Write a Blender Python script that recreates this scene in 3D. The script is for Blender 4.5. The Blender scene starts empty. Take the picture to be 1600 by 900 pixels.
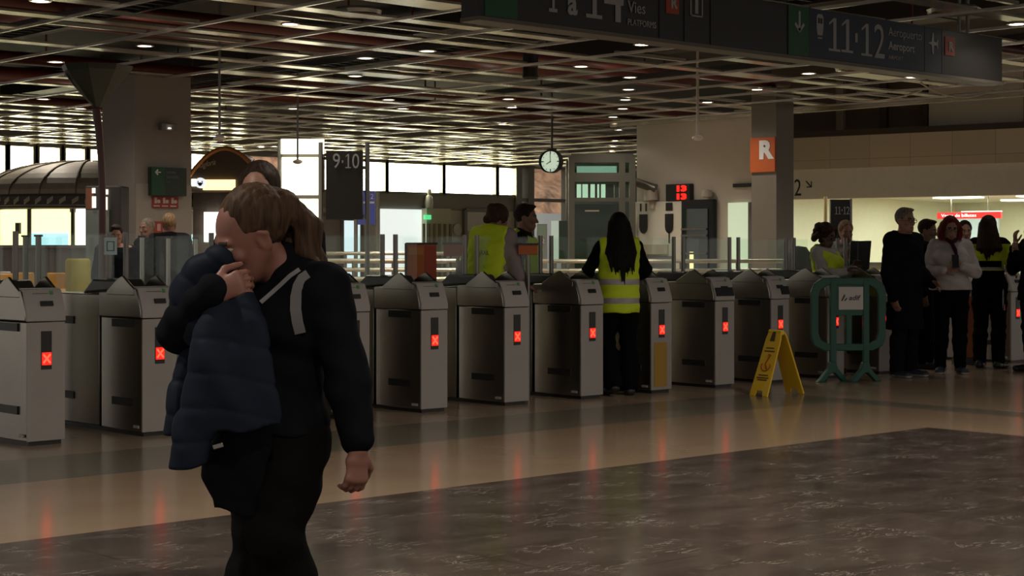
import bpy, math, random
import numpy as np
from mathutils import Vector, Matrix, Euler
from mathutils.bvhtree import BVHTree

# ------------------------------------------------------------------ camera
SC = bpy.context.scene
COL = SC.collection
FPX, HOR, EYE = 2615.0, 392.0, 1.32          # focal length in pixels, horizon row, eye height (m)
YAW = math.radians(47.46)                     # the lens looks between +X (along the gates) and +Y (through them)
FW = Vector((math.cos(YAW), math.sin(YAW), 0)); RT = Vector((math.sin(YAW), -math.cos(YAW), 0))
cam_d = bpy.data.cameras.new('camera'); cam = bpy.data.objects.new('camera', cam_d); COL.objects.link(cam)
cam.location = (0, 0, EYE)
cam.rotation_euler = (math.pi/2, 0, YAW - math.pi/2)
cam_d.sensor_width = 36.0; cam_d.lens = FPX/1600*36.0
cam_d.shift_y = -(450-HOR)/1600.0
cam_d.clip_start = 0.1; cam_d.clip_end = 300
SC.camera = cam
SC.view_settings.view_transform = 'Standard'; SC.view_settings.look = 'None'
SC.view_settings.exposure = 0.0; SC.view_settings.gamma = 1.0; SC.view_settings.use_curve_mapping = False
SC.cycles.use_denoising = True
SC.cycles.max_bounces = 6; SC.cycles.diffuse_bounces = 3; SC.cycles.glossy_bounces = 4
SC.cycles.transparent_max_bounces = 16; SC.cycles.transmission_bounces = 4
SC.cycles.caustics_reflective = False; SC.cycles.caustics_refractive = False
SC.cycles.sample_clamp_indirect = 3.0
# ------------------------------------------------------------------ world: the dim rest of the station hall
wd = bpy.data.worlds.new('World'); SC.world = wd; wd.use_nodes = True
wd.node_tree.nodes['Background'].inputs[0].default_value = (1.0, 0.92, 0.84, 1)
WORLD = 0.56
wd.node_tree.nodes['Background'].inputs[1].default_value = WORLD
LAMP_W = 175.0          # each hall downlight
LAMP_FRONT_W = 300.0    # unseen downlights above the marble, added to light the gate fronts
PANEL_W = 50.0         # ceiling panels of the ticket hall on the right
WINDOW_E = 14.0         # daylight in the far glazing
ZC = 3.9               # open ceiling grid

# ------------------------------------------------------------------ geometry helpers
def lat(px): return (px-800.0)/FPX
def W(px, d, z=0.0):                           # the point at column px, d metres ahead, z above the floor
    p = FW*d + RT*(lat(px)*d); return Vector((p.x, p.y, z))
def zat(py, d): return EYE + (HOR-py)*d/FPX
def dep(py, z): return (z-EYE)*FPX/(HOR-py)
def onY(px, Y):                                # X and depth of column px on the plane y = Y
    t = lat(px); d = Y/(FW.y+RT.y*t); return (FW.x+RT.x*t)*d, d
def onX(px, X):
    t = lat(px); d = X/(FW.x+RT.x*t); return (FW.y+RT.y*t)*d, d

def nodes_of(m): return m.node_tree.nodes, m.node_tree.links
def mat(name, col, rough=0.6, metal=0.0, spec=0.5, noise=0.0, nscale=8.0, bump=0.0, bscale=60.0, emit=None, estr=1.0, coat=0.0):
    m = bpy.data.materials.new(name); m.use_nodes = True
    n, l = nodes_of(m); b = n['Principled BSDF']
    b.inputs['Base Color'].default_value = (*col, 1); b.inputs['Roughness'].default_value = rough
    b.inputs['Metallic'].default_value = metal; b.inputs['Specular IOR Level'].default_value = spec
    b.inputs['Coat Weight'].default_value = coat
    if emit: b.inputs['Emission Color'].default_value = (*emit, 1); b.inputs['Emission Strength'].default_value = estr
    if noise or bump:
        tc = n.new('ShaderNodeTexCoord')
    if noise:
        t = n.new('ShaderNodeTexNoise'); t.inputs['Scale'].default_value = nscale; t.inputs['Detail'].default_value = 4
        l.new(tc.outputs['Object'], t.inputs['Vector'])
        r = n.new('ShaderNodeMapRange'); r.inputs[1].default_value = .3; r.inputs[2].default_value = .7
        r.inputs[3].default_value = 1-noise; r.inputs[4].default_value = 1+noise
        l.new(t.outputs['Fac'], r.inputs[0])
        mx = n.new('ShaderNodeVectorMath'); mx.operation = 'SCALE'; mx.inputs[0].default_value = col
        l.new(r.outputs[0], mx.inputs['Scale']); l.new(mx.outputs[0], b.inputs['Base Color'])
    if bump:
        t2 = n.new('ShaderNodeTexNoise'); t2.inputs['Scale'].default_value = bscale; t2.inputs['Detail'].default_value = 3
        l.new(tc.outputs['Object'], t2.inputs['Vector'])
        bp = n.new('ShaderNodeBump'); bp.inputs['Strength'].default_value = bump; bp.inputs['Distance'].default_value = .02
        l.new(t2.outputs['Fac'], bp.inputs['Height']); l.new(bp.outputs[0], b.inputs['Normal'])
    return m
def glass(name, tint, alpha=0.18, rough=0.03):
    m = bpy.data.materials.new(name); m.use_nodes = True
    n, l = nodes_of(m); n.remove(n['Principled BSDF'])
    tr = n.new('ShaderNodeBsdfTransparent'); tr.inputs[0].default_value = (*tint, 1)
    gl = n.new('ShaderNodeBsdfGlossy'); gl.inputs['Roughness'].default_value = rough
    lw = n.new('ShaderNodeLayerWeight'); pw = n.new('ShaderNodeMath'); pw.operation = 'POWER'; pw.inputs[1].default_value = 5; l.new(lw.outputs['Facing'], pw.inputs[0])
    ad = n.new('ShaderNodeMath'); ad.operation = 'MULTIPLY_ADD'; ad.inputs[1].default_value = .55; ad.inputs[2].default_value = .008+alpha*.05; l.new(pw.outputs[0], ad.inputs[0])
    mx = n.new('ShaderNodeMixShader'); l.new(ad.outputs[0], mx.inputs[0]); l.new(tr.outputs[0], mx.inputs[1]); l.new(gl.outputs[0], mx.inputs[2])
    l.new(mx.outputs[0], n['Material Output'].inputs[0]); return m

class MB:
    """collects shapes and links them as ONE mesh object"""
    def __init__(s): s.v=[]; s.f=[]; s.mi=[]; s.mats=[]; s.cur=0
    def use(s, m):
        if m not in s.mats: s.mats.append(m)
        s.cur = s.mats.index(m); return s
    def add(s, vs, fs):
        o=len(s.v); s.v += [tuple(v) for v in vs]; s.f += [tuple(i+o for i in f) for f in fs]; s.mi += [s.cur]*len(fs); return s
    def box(s, x0,x1,y0,y1,z0,z1):
        return s.add([(x0,y0,z0),(x1,y0,z0),(x1,y1,z0),(x0,y1,z0),(x0,y0,z1),(x1,y0,z1),(x1,y1,z1),(x0,y1,z1)],
            [(0,3,2,1),(4,5,6,7),(0,1,5,4),(1,2,6,5),(2,3,7,6),(3,0,4,7)])
    def obox(s, c, ux, uy, uz):                # box from centre and half-axis vectors
        c=Vector(c);ux=Vector(ux);uy=Vector(uy);uz=Vector(uz)
        vs=[c+a*ux+b*uy+d*uz for d in(-1,1) for a,b in((-1,-1),(1,-1),(1,1),(-1,1))]
        return s.add(vs,[(0,3,2,1),(4,5,6,7),(0,1,5,4),(1,2,6,5),(2,3,7,6),(3,0,4,7)])
    def prism(s, poly, o, u, v, w):            # polygon (a,b) -> o+a*u+b*v, extruded by w
        o=Vector(o);u=Vector(u);v=Vector(v);w=Vector(w); n=len(poly)
        A=[o+a*u+b*v for a,b in poly]; B=[p+w for p in A]
        fs=[tuple(range(n))[::-1], tuple(range(n,2*n))]+[(i,(i+1)%n,n+(i+1)%n,n+i) for i in range(n)]
        if u.cross(v).dot(w)<0: fs=[f[::-1] for f in fs]
        return s.add(A+B, fs)
    def tube(s, pts, r, n=10, cap=True):
        pts=[Vector(p) for p in pts]; rs = r if isinstance(r,(list,tuple)) else [r]*len(pts)
        vs=[];up=None
        for i,p in enumerate(pts):
            t=(pts[min(i+1,len(pts)-1)]-pts[max(i-1,0)]).normalized()
            if up is None: up = Vector((0,0,1)) if abs(t.z)<.9 else Vector((1,0,0))
            a=t.cross(up).normalized(); b=a.cross(t); up=b
            vs+=[p+rs[i]*(math.cos(2*math.pi*k/n)*a+math.sin(2*math.pi*k/n)*b) for k in range(n)]
        fs=[]
        for i in range(len(pts)-1):
            for k in range(n):
                fs.append((i*n+k,i*n+(k+1)%n,(i+1)*n+(k+1)%n,(i+1)*n+k))
        if cap: fs.append(tuple(range(n))[::-1]); fs.append(tuple((len(pts)-1)*n+k for k in range(n)))
        fs=[f[::-1] for f in fs]
        return s.add(vs,fs)
    def cyl(s, a, b, r, n=16): return s.tube([a,b], r, n)
    def lathe(s, prof, c=(0,0,0), n=24, a0=0, a1=2*math.pi):
        c=Vector(c); full=abs(a1-a0-2*math.pi)<1e-6; m=n if full else n+1
        vs=[c+Vector((r*math.cos(a0+(a1-a0)*k/n), r*math.sin(a0+(a1-a0)*k/n), z)) for r,z in prof for k in range(m)]
        fs=[]
        for i in range(len(prof)-1):
            for k in range(n):
                k2=(k+1)%m
                fs.append((i*m+k,i*m+k2,(i+1)*m+k2,(i+1)*m+k))
        return s.add(vs,fs)
    def text(s, txt, size, o, u=(1,0,0), v=(0,0,1), depth=.002, align='LEFT', sx=1.0, fit=None, bold=0.0, shear=0.0):
        c=bpy.data.curves.new('t','FONT'); c.body=txt; c.size=size; c.align_x=align; c.extrude=depth; c.resolution_u=3; c.offset=bold; c.shear=shear
        ob=bpy.data.objects.new('t',c); COL.objects.link(ob); dg=bpy.context.evaluated_depsgraph_get(); dg.update()
        me=bpy.data.meshes.new_from_object(ob.evaluated_get(dg)); COL.objects.unlink(ob); bpy.data.objects.remove(ob); bpy.data.curves.remove(c)
        o=Vector(o);u=Vector(u);v=Vector(v);w=u.cross(v)
        co=[p.co.copy() for p in me.vertices]
        if fit and co:
            x0=min(p.x for p in co);x1=max(p.x for p in co);y0=min(p.y for p in co);y1=max(p.y for p in co)
            for p in co: p.x=(p.x-x0)/max(x1-x0,1e-6)*fit[0]; p.y=(p.y-y0)/max(y1-y0,1e-6)*fit[1]
        s.add([o+p.x*sx*u+p.y*v+p.z*w for p in co],[tuple(f.vertices) for f in me.polygons]); bpy.data.meshes.remove(me); return s
    def build(s, name, m=None, parent=None, bevel=0.0, smooth=False, seg=2):
        me=bpy.data.meshes.new(name); me.from_pydata(s.v,[],s.f)
        ms=s.mats or [m]
        for k in ms: me.materials.append(k)
        if s.mats: me.polygons.foreach_set('material_index', s.mi)
        if smooth: me.polygons.foreach_set('use_smooth',[True]*len(me.polygons))
        me.update()
        o=bpy.data.objects.new(name,me); COL.objects.link(o)
        if parent: o.parent=parent
        if bevel:
            b=o.modifiers.new('b','BEVEL'); b.width=bevel; b.segments=seg; b.limit_method='ANGLE'; b.angle_limit=math.radians(40)
        if smooth:
            try: me.set_sharp_from_angle(angle=math.radians(38))
            except Exception: pass
        return o
def tag(o, label=None, cat=None, group=None, kind=None):
    if label: o['label']=label
    if cat: o['category']=cat
    if group: o['group']=group
    if kind: o['kind']=kind
    return o
def thing(name, label, cat, loc=(0,0,0), rz=0.0, group=None):
    o=bpy.data.objects.new(name,None); COL.objects.link(o); o.location=loc; o.rotation_euler=(0,0,rz); o.empty_display_size=.1
    return tag(o,label,cat,group)
def struct(o): o['kind']='structure'; return o
def dup(root, loc=None, label=None, skip=()):
    def cp(o,par):
        c=o.copy(); COL.objects.link(c)
        if par: c.parent=par
        for k in list(o.children):
            if k.name.split('.')[0] in skip: continue
            cp(k,c)
        return c
    r=cp(root,None)
    if loc is not None: r.location=loc
    if label: r['label']=label
    return r

# ------------------------------------------------------------------ shared materials
STEEL = mat('brushed_steel',(.36,.33,.295),.30,1.0,noise=.06,nscale=3)
STEELF= mat('satin_steel_front',(.37,.345,.318),.45,.3,noise=.04,nscale=4)
READER= mat('light_grey_plastic',(.43,.405,.385),.5)
BLACK = mat('black_plastic',(.012,.011,.011),.45)
DARKG = mat('dark_grey_metal',(.05,.047,.043),.5,.3)
POST  = mat('grey_post',(.20,.19,.17),.35,.7)
REDL  = mat('red_led',(.3,.01,.0),.5,emit=(1,.014,.008),estr=1.7)
REDX  = mat('red_led_cross',(.8,.2,.1),.5,emit=(1,.07,.035),estr=2.0)
WHITEP= mat('white_paint',(.56,.50,.43),.6,noise=.03,nscale=2)
GLASSG= glass('greenish_glass',(.955,.985,.97))
LAMPM = mat('lit_lamp_disc',(1,1,1),.5,emit=(1,.86,.68),estr=14)
WHT   = mat('white_lettering',(.62,.62,.62),.5)
YEL   = mat('yellow_plastic',(.74,.47,.012),.4)
ORG   = mat('orange_panel',(.52,.13,.025),.5)
# ================================================================== FLOOR
def marble():
    m=bpy.data.materials.new('brown_marble'); m.use_nodes=True; n,l=nodes_of(m); b=n['Principled BSDF']
    tc=n.new('ShaderNodeTexCoord'); mp=n.new('ShaderNodeMapping'); mp.inputs['Scale'].default_value=(1.0,2.6,1); mp.inputs['Rotation'].default_value=(0,0,.5)
    l.new(tc.outputs['Object'],mp.inputs['Vector'])
    n1=n.new('ShaderNodeTexNoise'); n1.inputs['Scale'].default_value=1.6; n1.inputs['Detail'].default_value=8; n1.inputs['Roughness'].default_value=.65; n1.inputs['Distortion'].default_value=.6
    l.new(mp.outputs[0],n1.inputs['Vector'])
    r1=n.new('ShaderNodeValToRGB'); e=r1.color_ramp.elements
    e[0].position=.3; e[0].color=(.052,.039,.034,1); e[1].position=.72; e[1].color=(.128,.099,.086,1)
    l.new(n1.outputs['Fac'],r1.inputs[0])
    n2=n.new('ShaderNodeTexNoise'); n2.inputs['Scale'].default_value=3.6; n2.inputs['Detail'].default_value=7; n2.inputs['Distortion'].default_value=1.4; n2.inputs['Roughness'].default_value=.6
    l.new(mp.outputs[0],n2.inputs['Vector'])
    ab=n.new('ShaderNodeMath'); ab.operation='SUBTRACT'; ab.inputs[1].default_value=.5; l.new(n2.outputs['Fac'],ab.inputs[0])
    ab2=n.new('ShaderNodeMath'); ab2.operation='ABSOLUTE'; l.new(ab.outputs[0],ab2.inputs[0])
    rv=n.new('ShaderNodeMapRange'); rv.inputs[1].default_value=.0; rv.inputs[2].default_value=.016; rv.inputs[3].default_value=1; rv.inputs[4].default_value=0
    l.new(ab2.outputs[0],rv.inputs[0])
    n3=n.new('ShaderNodeTexNoise'); n3.inputs['Scale'].default_value=3.1; n3.inputs['Detail'].default_value=3; l.new(tc.outputs['Object'],n3.inputs['Vector'])
    r3=n.new('ShaderNodeMapRange'); r3.inputs[1].default_value=.47; r3.inputs[2].default_value=.62; l.new(n3.outputs['Fac'],r3.inputs[0])
    ml=n.new('ShaderNodeMath'); ml.operation='MULTIPLY'; l.new(rv.outputs[0],ml.inputs[0]); l.new(r3.outputs[0],ml.inputs[1])
    mx=n.new('ShaderNodeMixRGB'); mx.inputs[2].default_value=(.42,.365,.32,1); l.new(ml.outputs[0],mx.inputs[0]); l.new(r1.outputs[0],mx.inputs[1])
    # slab joints
    bk=n.new('ShaderNodeTexBrick'); bk.offset=0; bk.inputs['Scale'].default_value=1; bk.inputs['Mortar Size'].default_value=.004; bk.inputs['Brick Width'].default_value=1.2; bk.inputs['Row Height'].default_value=1.2
    bk.inputs['Color1'].default_value=(1,1,1,1); bk.inputs['Color2'].default_value=(.86,.86,.86,1); bk.inputs['Mortar'].default_value=(.35,.35,.35,1)
    l.new(tc.outputs['Object'],bk.inputs['Vector'])
    m2=n.new('ShaderNodeMixRGB'); m2.blend_type='MULTIPLY'; m2.inputs[0].default_value=1; l.new(mx.outputs[0],m2.inputs[1]); l.new(bk.outputs[0],m2.inputs[2])
    l.new(m2.outputs[0],b.inputs['Base Color'])
    rr=n.new('ShaderNodeMapRange'); rr.inputs[3].default_value=.11; rr.inputs[4].default_value=.26; l.new(n3.outputs['Fac'],rr.inputs[0]); l.new(rr.outputs[0],b.inputs['Roughness'])
    return m
def terrazzo(name,c,rough=.26):
    m=mat(name,c,rough,noise=.07,nscale=1.7); return m
BEIGE=terrazzo('beige_terrazzo',(.41,.295,.20),.15); GREYT=terrazzo('grey_green_terrazzo',(.205,.18,.138),.2); TAUPE=terrazzo('taupe_terrazzo',(.38,.285,.20),.2)
fl=MB()
def rect(x0,x1,y0,y1,m): fl.use(m).add([(x0,y0,0),(x1,y0,0),(x1,y1,0),(x0,y1,0)],[(0,1,2,3)])
MAR=marble()
X0,Y0=-14.,-14.; X1,Y1=62.,62.
a,b1=10.75,7.12; a2,b2=11.95,8.90; a3,b3=12.32,9.93
rect(X0,a,Y0,b1,MAR)
rect(X0,a,b1,b2,BEIGE); rect(a,a2,Y0,b2,BEIGE)
rect(X0,a2,b2,b3,GREYT); rect(a2,a3,Y0,b3,GREYT)
rect(X0,a3,b3,Y1,TAUPE); rect(a3,X1,Y0,Y1,TAUPE)
struct(fl.build('floor'))
# ================================================================== CEILING: slab, open grid of rails and planks
SLAB=mat('dark_slab',(.022,.016,.012),.8,noise=.3,nscale=.6)
PLANK=mat('aged_metal_plank',(.50,.45,.34),.24,.8,noise=.15,nscale=1.2)
RAIL=mat('white_tee_rail',(.68,.64,.56),.25,.6)
ZS=5.35
cm=MB().box(-8,50,-8,37.6,ZS,ZS+.25); struct(cm.build('ceiling',SLAB))
XR=24.2                                           # the grid stops here on the right of the hall
rng=random.Random(4)
pl=MB(); rl=MB()
xs=[8.82+1.385*k for k in range(-9,27)]; ys=[14.6+1.17*k for k in range(-16,20)]
def xlim(y): return XR if y<23.4 else 46.
for x in xs:
    y1=37.2 if x>XR+.2 else 37.2
    y0=23.5 if x>XR+.2 else -4.
    rl.box(x-.015,x+.015,y0,y1,ZC-.035,ZC)
for y in ys:
    for i in range(len(xs)-1):
        xa,xb=xs[i],xs[i+1]
        if xb>xlim(y): continue
        near = y<24
        if rng.random()<(.20 if near else .10): continue
        w=.125 if rng.random()<.85 else .22
        dz=rng.uniform(-.008,.008)
        pl.box(xa+.02,xb-.02,y-w,y+w,ZC-.012+dz,ZC+.012+dz)
    for i in range(len(xs)-1):                    # thin stiffener half way
        if xs[i+1]<xlim(y) and rng.random()<.22: pl.box(xs[i]+.02,xs[i+1]-.02,y+.55,y+.61,ZC-.01,ZC+.03)
pl.box(XR-.06,XR+.04,-4,23.4,ZC-.10,ZC+.02)
struct(rl.build('ceiling_rails',RAIL)); struct(pl.build('ceiling_planks',PLANK))
# services in the void above the grid
REDP=mat('red_painted_pipe',(.11,.016,.012),.5); DUCT=mat('dull_duct',(.045,.038,.030),.55,.4,noise=.2,nscale=1.5)
for i,(y,z,r) in enumerate([(13.5,4.35,.07),(15.9,4.5,.16),(18.6,4.3,.09),(20.9,4.55,.2),(24.2,4.3,.1),(27.5,4.4,.14),(31.,4.3,.1)]):
    m=MB().cyl((0,y,z),(XR-.5 if y<23 else 44,y,z),r,14)
    for x in range(2,24,3): m.box(x-.012,x+.012,y-.012,y+.012,z,ZS-.003)
    tag(m.build('sprinkler_main',REDP,smooth=True),['thin red pipe crossing the ceiling void nearest the hanging platform sign','thick red pipe in the ceiling void above the nearest ring vents','narrow red pipe in the ceiling void over the middle gates','thickest red pipe in the ceiling void, behind the long sign','red pipe in the ceiling void in line with the clock','broad red pipe in the ceiling void beyond the clock','farthest red pipe in the ceiling void before the windows'][i],'pipe','red pipes in the ceiling void')
for i,(x,z,w) in enumerate([(7.2,4.95,.35),(12.3,4.98,.45),(17.6,5.0,.4),(21.7,4.95,.3)]):
    m=MB().box(x-w,x+w,6,36,z-.16,z+.16)
    for y in range(8,36,3): m.box(x-w-.015,x+w+.015,y-.03,y+.03,z-.18,z+.18); m.box(x-.01,x+.01,y-.01,y+.01,z,ZS-.003)
    tag(m.build('air_duct',DUCT),['grey air duct above the grid near the leftmost gates','wide grey air duct above the grid over the middle gates','grey air duct above the grid over the wet floor sign','narrow grey air duct above the grid near the cream wall'][i],'duct','air ducts above the open ceiling grid')
for i,(x,y) in enumerate([(9.9,20.4),(15.2,17.2),(20.3,13.6)]):
    m=MB()
    for k in range(60): m.box(x-.2,x+.2,y-6+k*.25,y-6+k*.25+.03,4.15,4.17)
    for s_ in(-.2,.2): m.box(x+s_-.01,x+s_+.01,y-6,y+9,4.13,4.22)
    tag(m.build('cable_tray',DARKG),['dark ladder cable tray in the void above the left gates','dark ladder cable tray in the void above the middle gates','dark ladder cable tray in the void above the long sign'][i],'cable tray','ladder cable trays')
# hanger wires and loose cables
for i,(p0,p1,sg) in enumerate([((1438,128),(1570,128),.22),((1290,150),(1440,140),.12)]):
    A=W(p0[0],dep(p0[1],ZC),ZC-.012); B=W(p1[0],dep(p1[1],ZC),ZC-.012)
    pts=[A.lerp(B,t/12)-Vector((0,0,sg*4*(t/12)*(1-t/12))) for t in range(13)]
    tag(MB().tube(pts,.014,6).build('loose_cable',WHITEP if i<2 else BLACK,smooth=True),['pale cable sagging from the ceiling under the right end of the long sign','pale cable drooping below the ceiling left of the airport lettering','black cable looping in the ceiling above the second woman'][i],'cable')
# ring vents
for px,py,wid,lb in [(558,20,75,'round ring vent in the ceiling above the middle, nearest of the left pair'),(650,109,58,'round ring vent in the ceiling behind the nearer left ring vent'),
                     (1490,18,80,'large pale round vent in the ceiling above the right end of the sign'),(1335,108,58,'pale round vent in the ceiling just below the airport lettering')]:
    d=dep(py,ZC+.02); c=W(px,d,ZC+.02); r=wid/2/FPX*d
    t=thing('ring_vent',lb,'vent',c,0,'round ceiling vents')
    MB().lathe([(r,-.02),(r+.012,.02),(r-.03,.05),(r-.04,-.005),(r,-.02)],n=36).build('rim',RAIL,t,smooth=True)
    MB().lathe([(r-.045,0.03),(r*.55,.0),(r*.5,.03),(.001,.03)],n=36).build('disc',DARKG if px<800 else WHITEP,t,smooth=True)
# ================================================================== DOWNLIGHTS
DLS=[(226,72,'nearest lit downlight over the pale square column'),(87,97,'lit downlight left of the dark green funnel'),(63,2,'lit downlight at the top left, nearest of all'),
(68,155,'lit downlight low left of the dark green funnel'),(125,170,'lit downlight under the left edge of the dark green funnel'),(453,38,'lit downlight left of the nearest ring vent'),
(571,91,'brighter front one of two downlights below the nearest ring vent'),(555,119,'rear one of two downlights below the nearest ring vent'),(668,80,'lit downlight right of and below the nearest ring vent'),
(607,156,'lit downlight below the second ring vent'),(458,170,'lit downlight above the bowed woman, left of the platform board'),(629,170,'small downlight just behind the one under the second ring vent'),
(795,155,'front one of the three downlights left of the clock'),(800,168,'middle one of the three downlights left of the clock'),(785,194,'rear one of the three downlights left of the clock'),
(908,104,'lit downlight right of the black hanging loudspeaker'),(1003,70,'first and nearest downlight in the long line leading to the cream wall'),(984,121,'second downlight in the long line leading to the cream wall'),
(982,140,'third downlight in the long line leading to the cream wall'),(977,156,'fourth downlight in the long line leading to the cream wall'),(973,170,'fifth downlight in the long line leading to the cream wall'),
(958,183,'sixth downlight in the long line leading to the cream wall'),(963,193,'seventh downlight in the long line leading to the cream wall'),(966,203,'eighth downlight in the long line leading to the cream wall'),
(961,220,'ninth downlight in the long line leading to the cream wall'),(958,229,'tenth downlight in the long line leading to the cream wall'),(956,237,'last and farthest downlight in the long line leading to the cream wall'),
(1183,140,'lit downlight above the orange square column sign'),(1105,160,'lit downlight just right of the hanging rod with a disc'),(1263,115,'lit downlight under the green arrow part of the sign'),
(1425,121,'lit downlight under the aeroplane symbol of the sign'),(1589,38,'lit downlight at the top right corner'),(408,230,'left one of two tiny downlights over the second woman'),(429,229,'right one of two tiny downlights over the second woman')]
def spot(loc,w,name,par,size=150,col=(1,.89,.75)):
    L=bpy.data.lights.new(name,'SPOT'); L.energy=w; L.color=col; L.spot_size=math.radians(size); L.spot_blend=.8; L.shadow_soft_size=.08
    o=bpy.data.objects.new(name,L); COL.objects.link(o); o.parent=par; o.location=loc; return o
dl_ring=MB().lathe([(.10,.015),(.115,.0),(.088,-.004),(.086,.012),(.10,.015)],n=20); dl_disc=MB().lathe([(.086,.004),(.05,.0),(.001,-.002)],n=20)
proto=None
def downlight(loc,label,w,group):
    global proto
    t=thing('downlight',label,'ceiling light',loc,0,group)
    if proto is None:
        r=dl_ring.build('trim_ring',RAIL,t,smooth=True); k=dl_disc.build('lit_disc',LAMPM,t,smooth=True); proto=(r,k)
    else:
        for q in proto:
            c=q.copy(); COL.objects.link(c); c.parent=t
    spot((0,0,-.03),w,'lamp',t)
for px,py,lb in DLS:
    d=dep(py,ZC-.03); downlight(W(px,d,ZC-.03),lb,LAMP_W*(.2 if px==1589 else .38 if 950<px<985 else .55 if px>1050 else .8),'lit round downlights in the open ceiling')
for x in (-3.,1.5,6.,10.5):  # out-of-view rows added so the gate fronts get light
    for y in (-3.5,1.,5.5):
        downlight((x,y,ZC-.03),'unseen round downlight added over the marble floor to light the gate fronts',LAMP_FRONT_W,'unseen downlights added over the marble floor')
# ================================================================== FAR WINDOW WALL (y = 37.3)
YF=37.3
DAY=mat('daylit_pane',(.9,.9,.8),.4,emit=(1,.94,.60),estr=WINDOW_E)
DAY2=mat('bright_frosted_pane',(.7,.75,.72),.4,emit=(.93,1,.95),estr=.85)
FRAME=mat('window_frame_grey',(.20,.19,.165),.5,.3); GREYB=mat('grey_spandrel',(.26,.25,.225),.6,noise=.05,nscale=.5)
LOWW=mat('pale_low_wall',(.50,.48,.43),.7,noise=.04,nscale=.8)
def fx(px): return onY(px,YF)[0]
def fz(py,px): return zat(py,onY(px,YF)[1])
zt,zb=3.84,2.98
xg0,xg1=fx(808),fx(888)
wl=MB()
wl.box(8,xg0,YF,YF+.3,2.50,zb); wl.box(8,xg0,YF,YF+.3,zt,ZS)
wl.box(xg0,46,YF,YF+.3,zt,ZS); wl.box(xg1,46,YF,YF+.3,0,zt)
wl.use(LOWW).box(8,xg0,YF,YF+.3,0,2.50)
wl.mats=[GREYB,LOWW]; wl.mi=[0]*24+[1]*6
struct(wl.build('wall_back'))
panes=[(-22,8),(13,54),(57,95),(98,134),(137,170),(297,321),(324,356),(359,383),(505,560),(563,601),(605,690),(694,774),(777,807)]
for i,(pa,pb) in enumerate(panes):
    xa,xb=fx(pa),fx(pb)
    o=struct(MB().box(xa,xb,YF+.10,YF+.14,zb,zt).build('window_%d'%(i+1),DAY))
    m=MB(); 
    for s_ in (xa-.05,xb+.05): m.box(s_-.06,s_+.06,YF-.06,YF+.2,zb,zt)
    m.box(xa,xb,YF-.05,YF+.1,zb-.05,zb+.03); m.box(xa,xb,YF-.05,YF+.1,zt-.03,zt+.05)
    m.build('window_frame',FRAME,o)
# open glazed bay beside the lift: outside, a rubble slope and a grey building in daylight
m=MB()
for px in (808,827,888): x=fx(px); m.box(x-.12,x+.12,YF-.1,YF+.2,0,zt)
zz=fz(313,850); m.box(xg0,xg1,YF-.06,YF+.1,zz-.05,zz+.05)
o=struct(MB().box(xg0,xg1,YF+.02,YF+.04,0,zt).build('window_20',GLASSG)); m.build('window_frame',FRAME,o)
HILL=mat('rust_brown_rubble',(.42,.24,.15),.9,noise=.6,nscale=1.8,bump=1,bscale=4); 
nx,ny=40,16; vs=[];fs=[]; r5=random.Random(9)
for j in range(ny):
    for i in range(nx):
        vs.append((26+i*.75, 47+j*.55+r5.uniform(-.2,.2), 1.6+j*.42+r5.uniform(-.3,.3)))
for j in range(ny-1):
    for i in range(nx-1): k=j*nx+i; fs.append((k,k+1,k+nx+1,k+nx))
struct(MB().add(vs,fs).build('hill',HILL))
mb=MB().box(26,55,46.2,46.8,0,2.75); struct(mb.build('exterior_wall',mat('grey_render',(.34,.36,.40),.8,noise=.1,nscale=.7)))
m=MB(); A=Vector((fx(834)+5.5,46.,1.6)); 
for k,(a_,b_) in enumerate([((37.2,44.5,0),(41.5,44.5,5.2)),((36.2,44.6,0),(36.4,44.6,5.0))]): m.cyl(a_,b_,.12,8)
tag(m.build('fallen_branch',mat('pale_bark',(.5,.42,.33),.9,noise=.3,nscale=6)),'pale bare branches leaning outside the glazing behind the clock','branch')
sun=bpy.data.lights.new('daylight','AREA'); sun.energy=900; sun.size=8; sun.color=(1,.95,.88); so=bpy.data.objects.new('daylight',sun); COL.objects.link(so); so.location=(38,42,8.5); so.rotation_euler=(math.radians(35),0,0)
# pale panels, doors and screens low on the far wall
PANW=mat('white_panel',(.62,.63,.60),.5,noise=.03)
def fpanel(name,label,cat,p0,p1,y0,y1,m,th=.08,frame=None,group=None,off=0.0):
    xa,xb=fx(p0),fx(p1); z1=fz(y0,(p0+p1)/2); z0=max(fz(y1,(p0+p1)/2),0)
    t=thing(name,label,cat,((xa+xb)/2,YF-off,0),0,group); w=(xb-xa)/2
    MB().box(-w,w,-th,0,z0,z1).build('board',m,t)
    if frame:
        q=MB()
        for s_ in (-w,w): q.box(s_-.05,s_+.05,-th-.03,0,z0,z1)
        q.box(-w,w,-th-.03,0,z1-.05,z1+.05); q.build('frame',frame,t)
    return t
fpanel('glowing_screen','wide white glowing glazed screen low between the platform board and the ribbed cabinet','screen',594,656,327,450,DAY2)
fpanel('glowing_door','pale blue lit glazed door under the platform board','door',531,562,342,450,mat('pale_blue_lit_glass',(.6,.7,.75),.3,emit=(.75,.95,1),estr=.9),frame=FRAME)
fpanel('lilac_door','grey lilac door left of the platform board posts','door',478,530,335,450,mat('grey_lilac',(.30,.27,.28),.6),frame=FRAME,off=.05)
t=fpanel('ribbed_cabinet','cream ribbed cabinet with a small green lit sign','cabinet',658,696,326,450,mat('cream_cabinet',(.52,.50,.38),.5),th=.25)
m=MB()
for k in range(6): m.box(-.62+k*.2,-.55+k*.2,-.29,-.25,.4,2.1)
m.build('rib',mat('dark_rib',(.2,.19,.12),.6),t)
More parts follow.
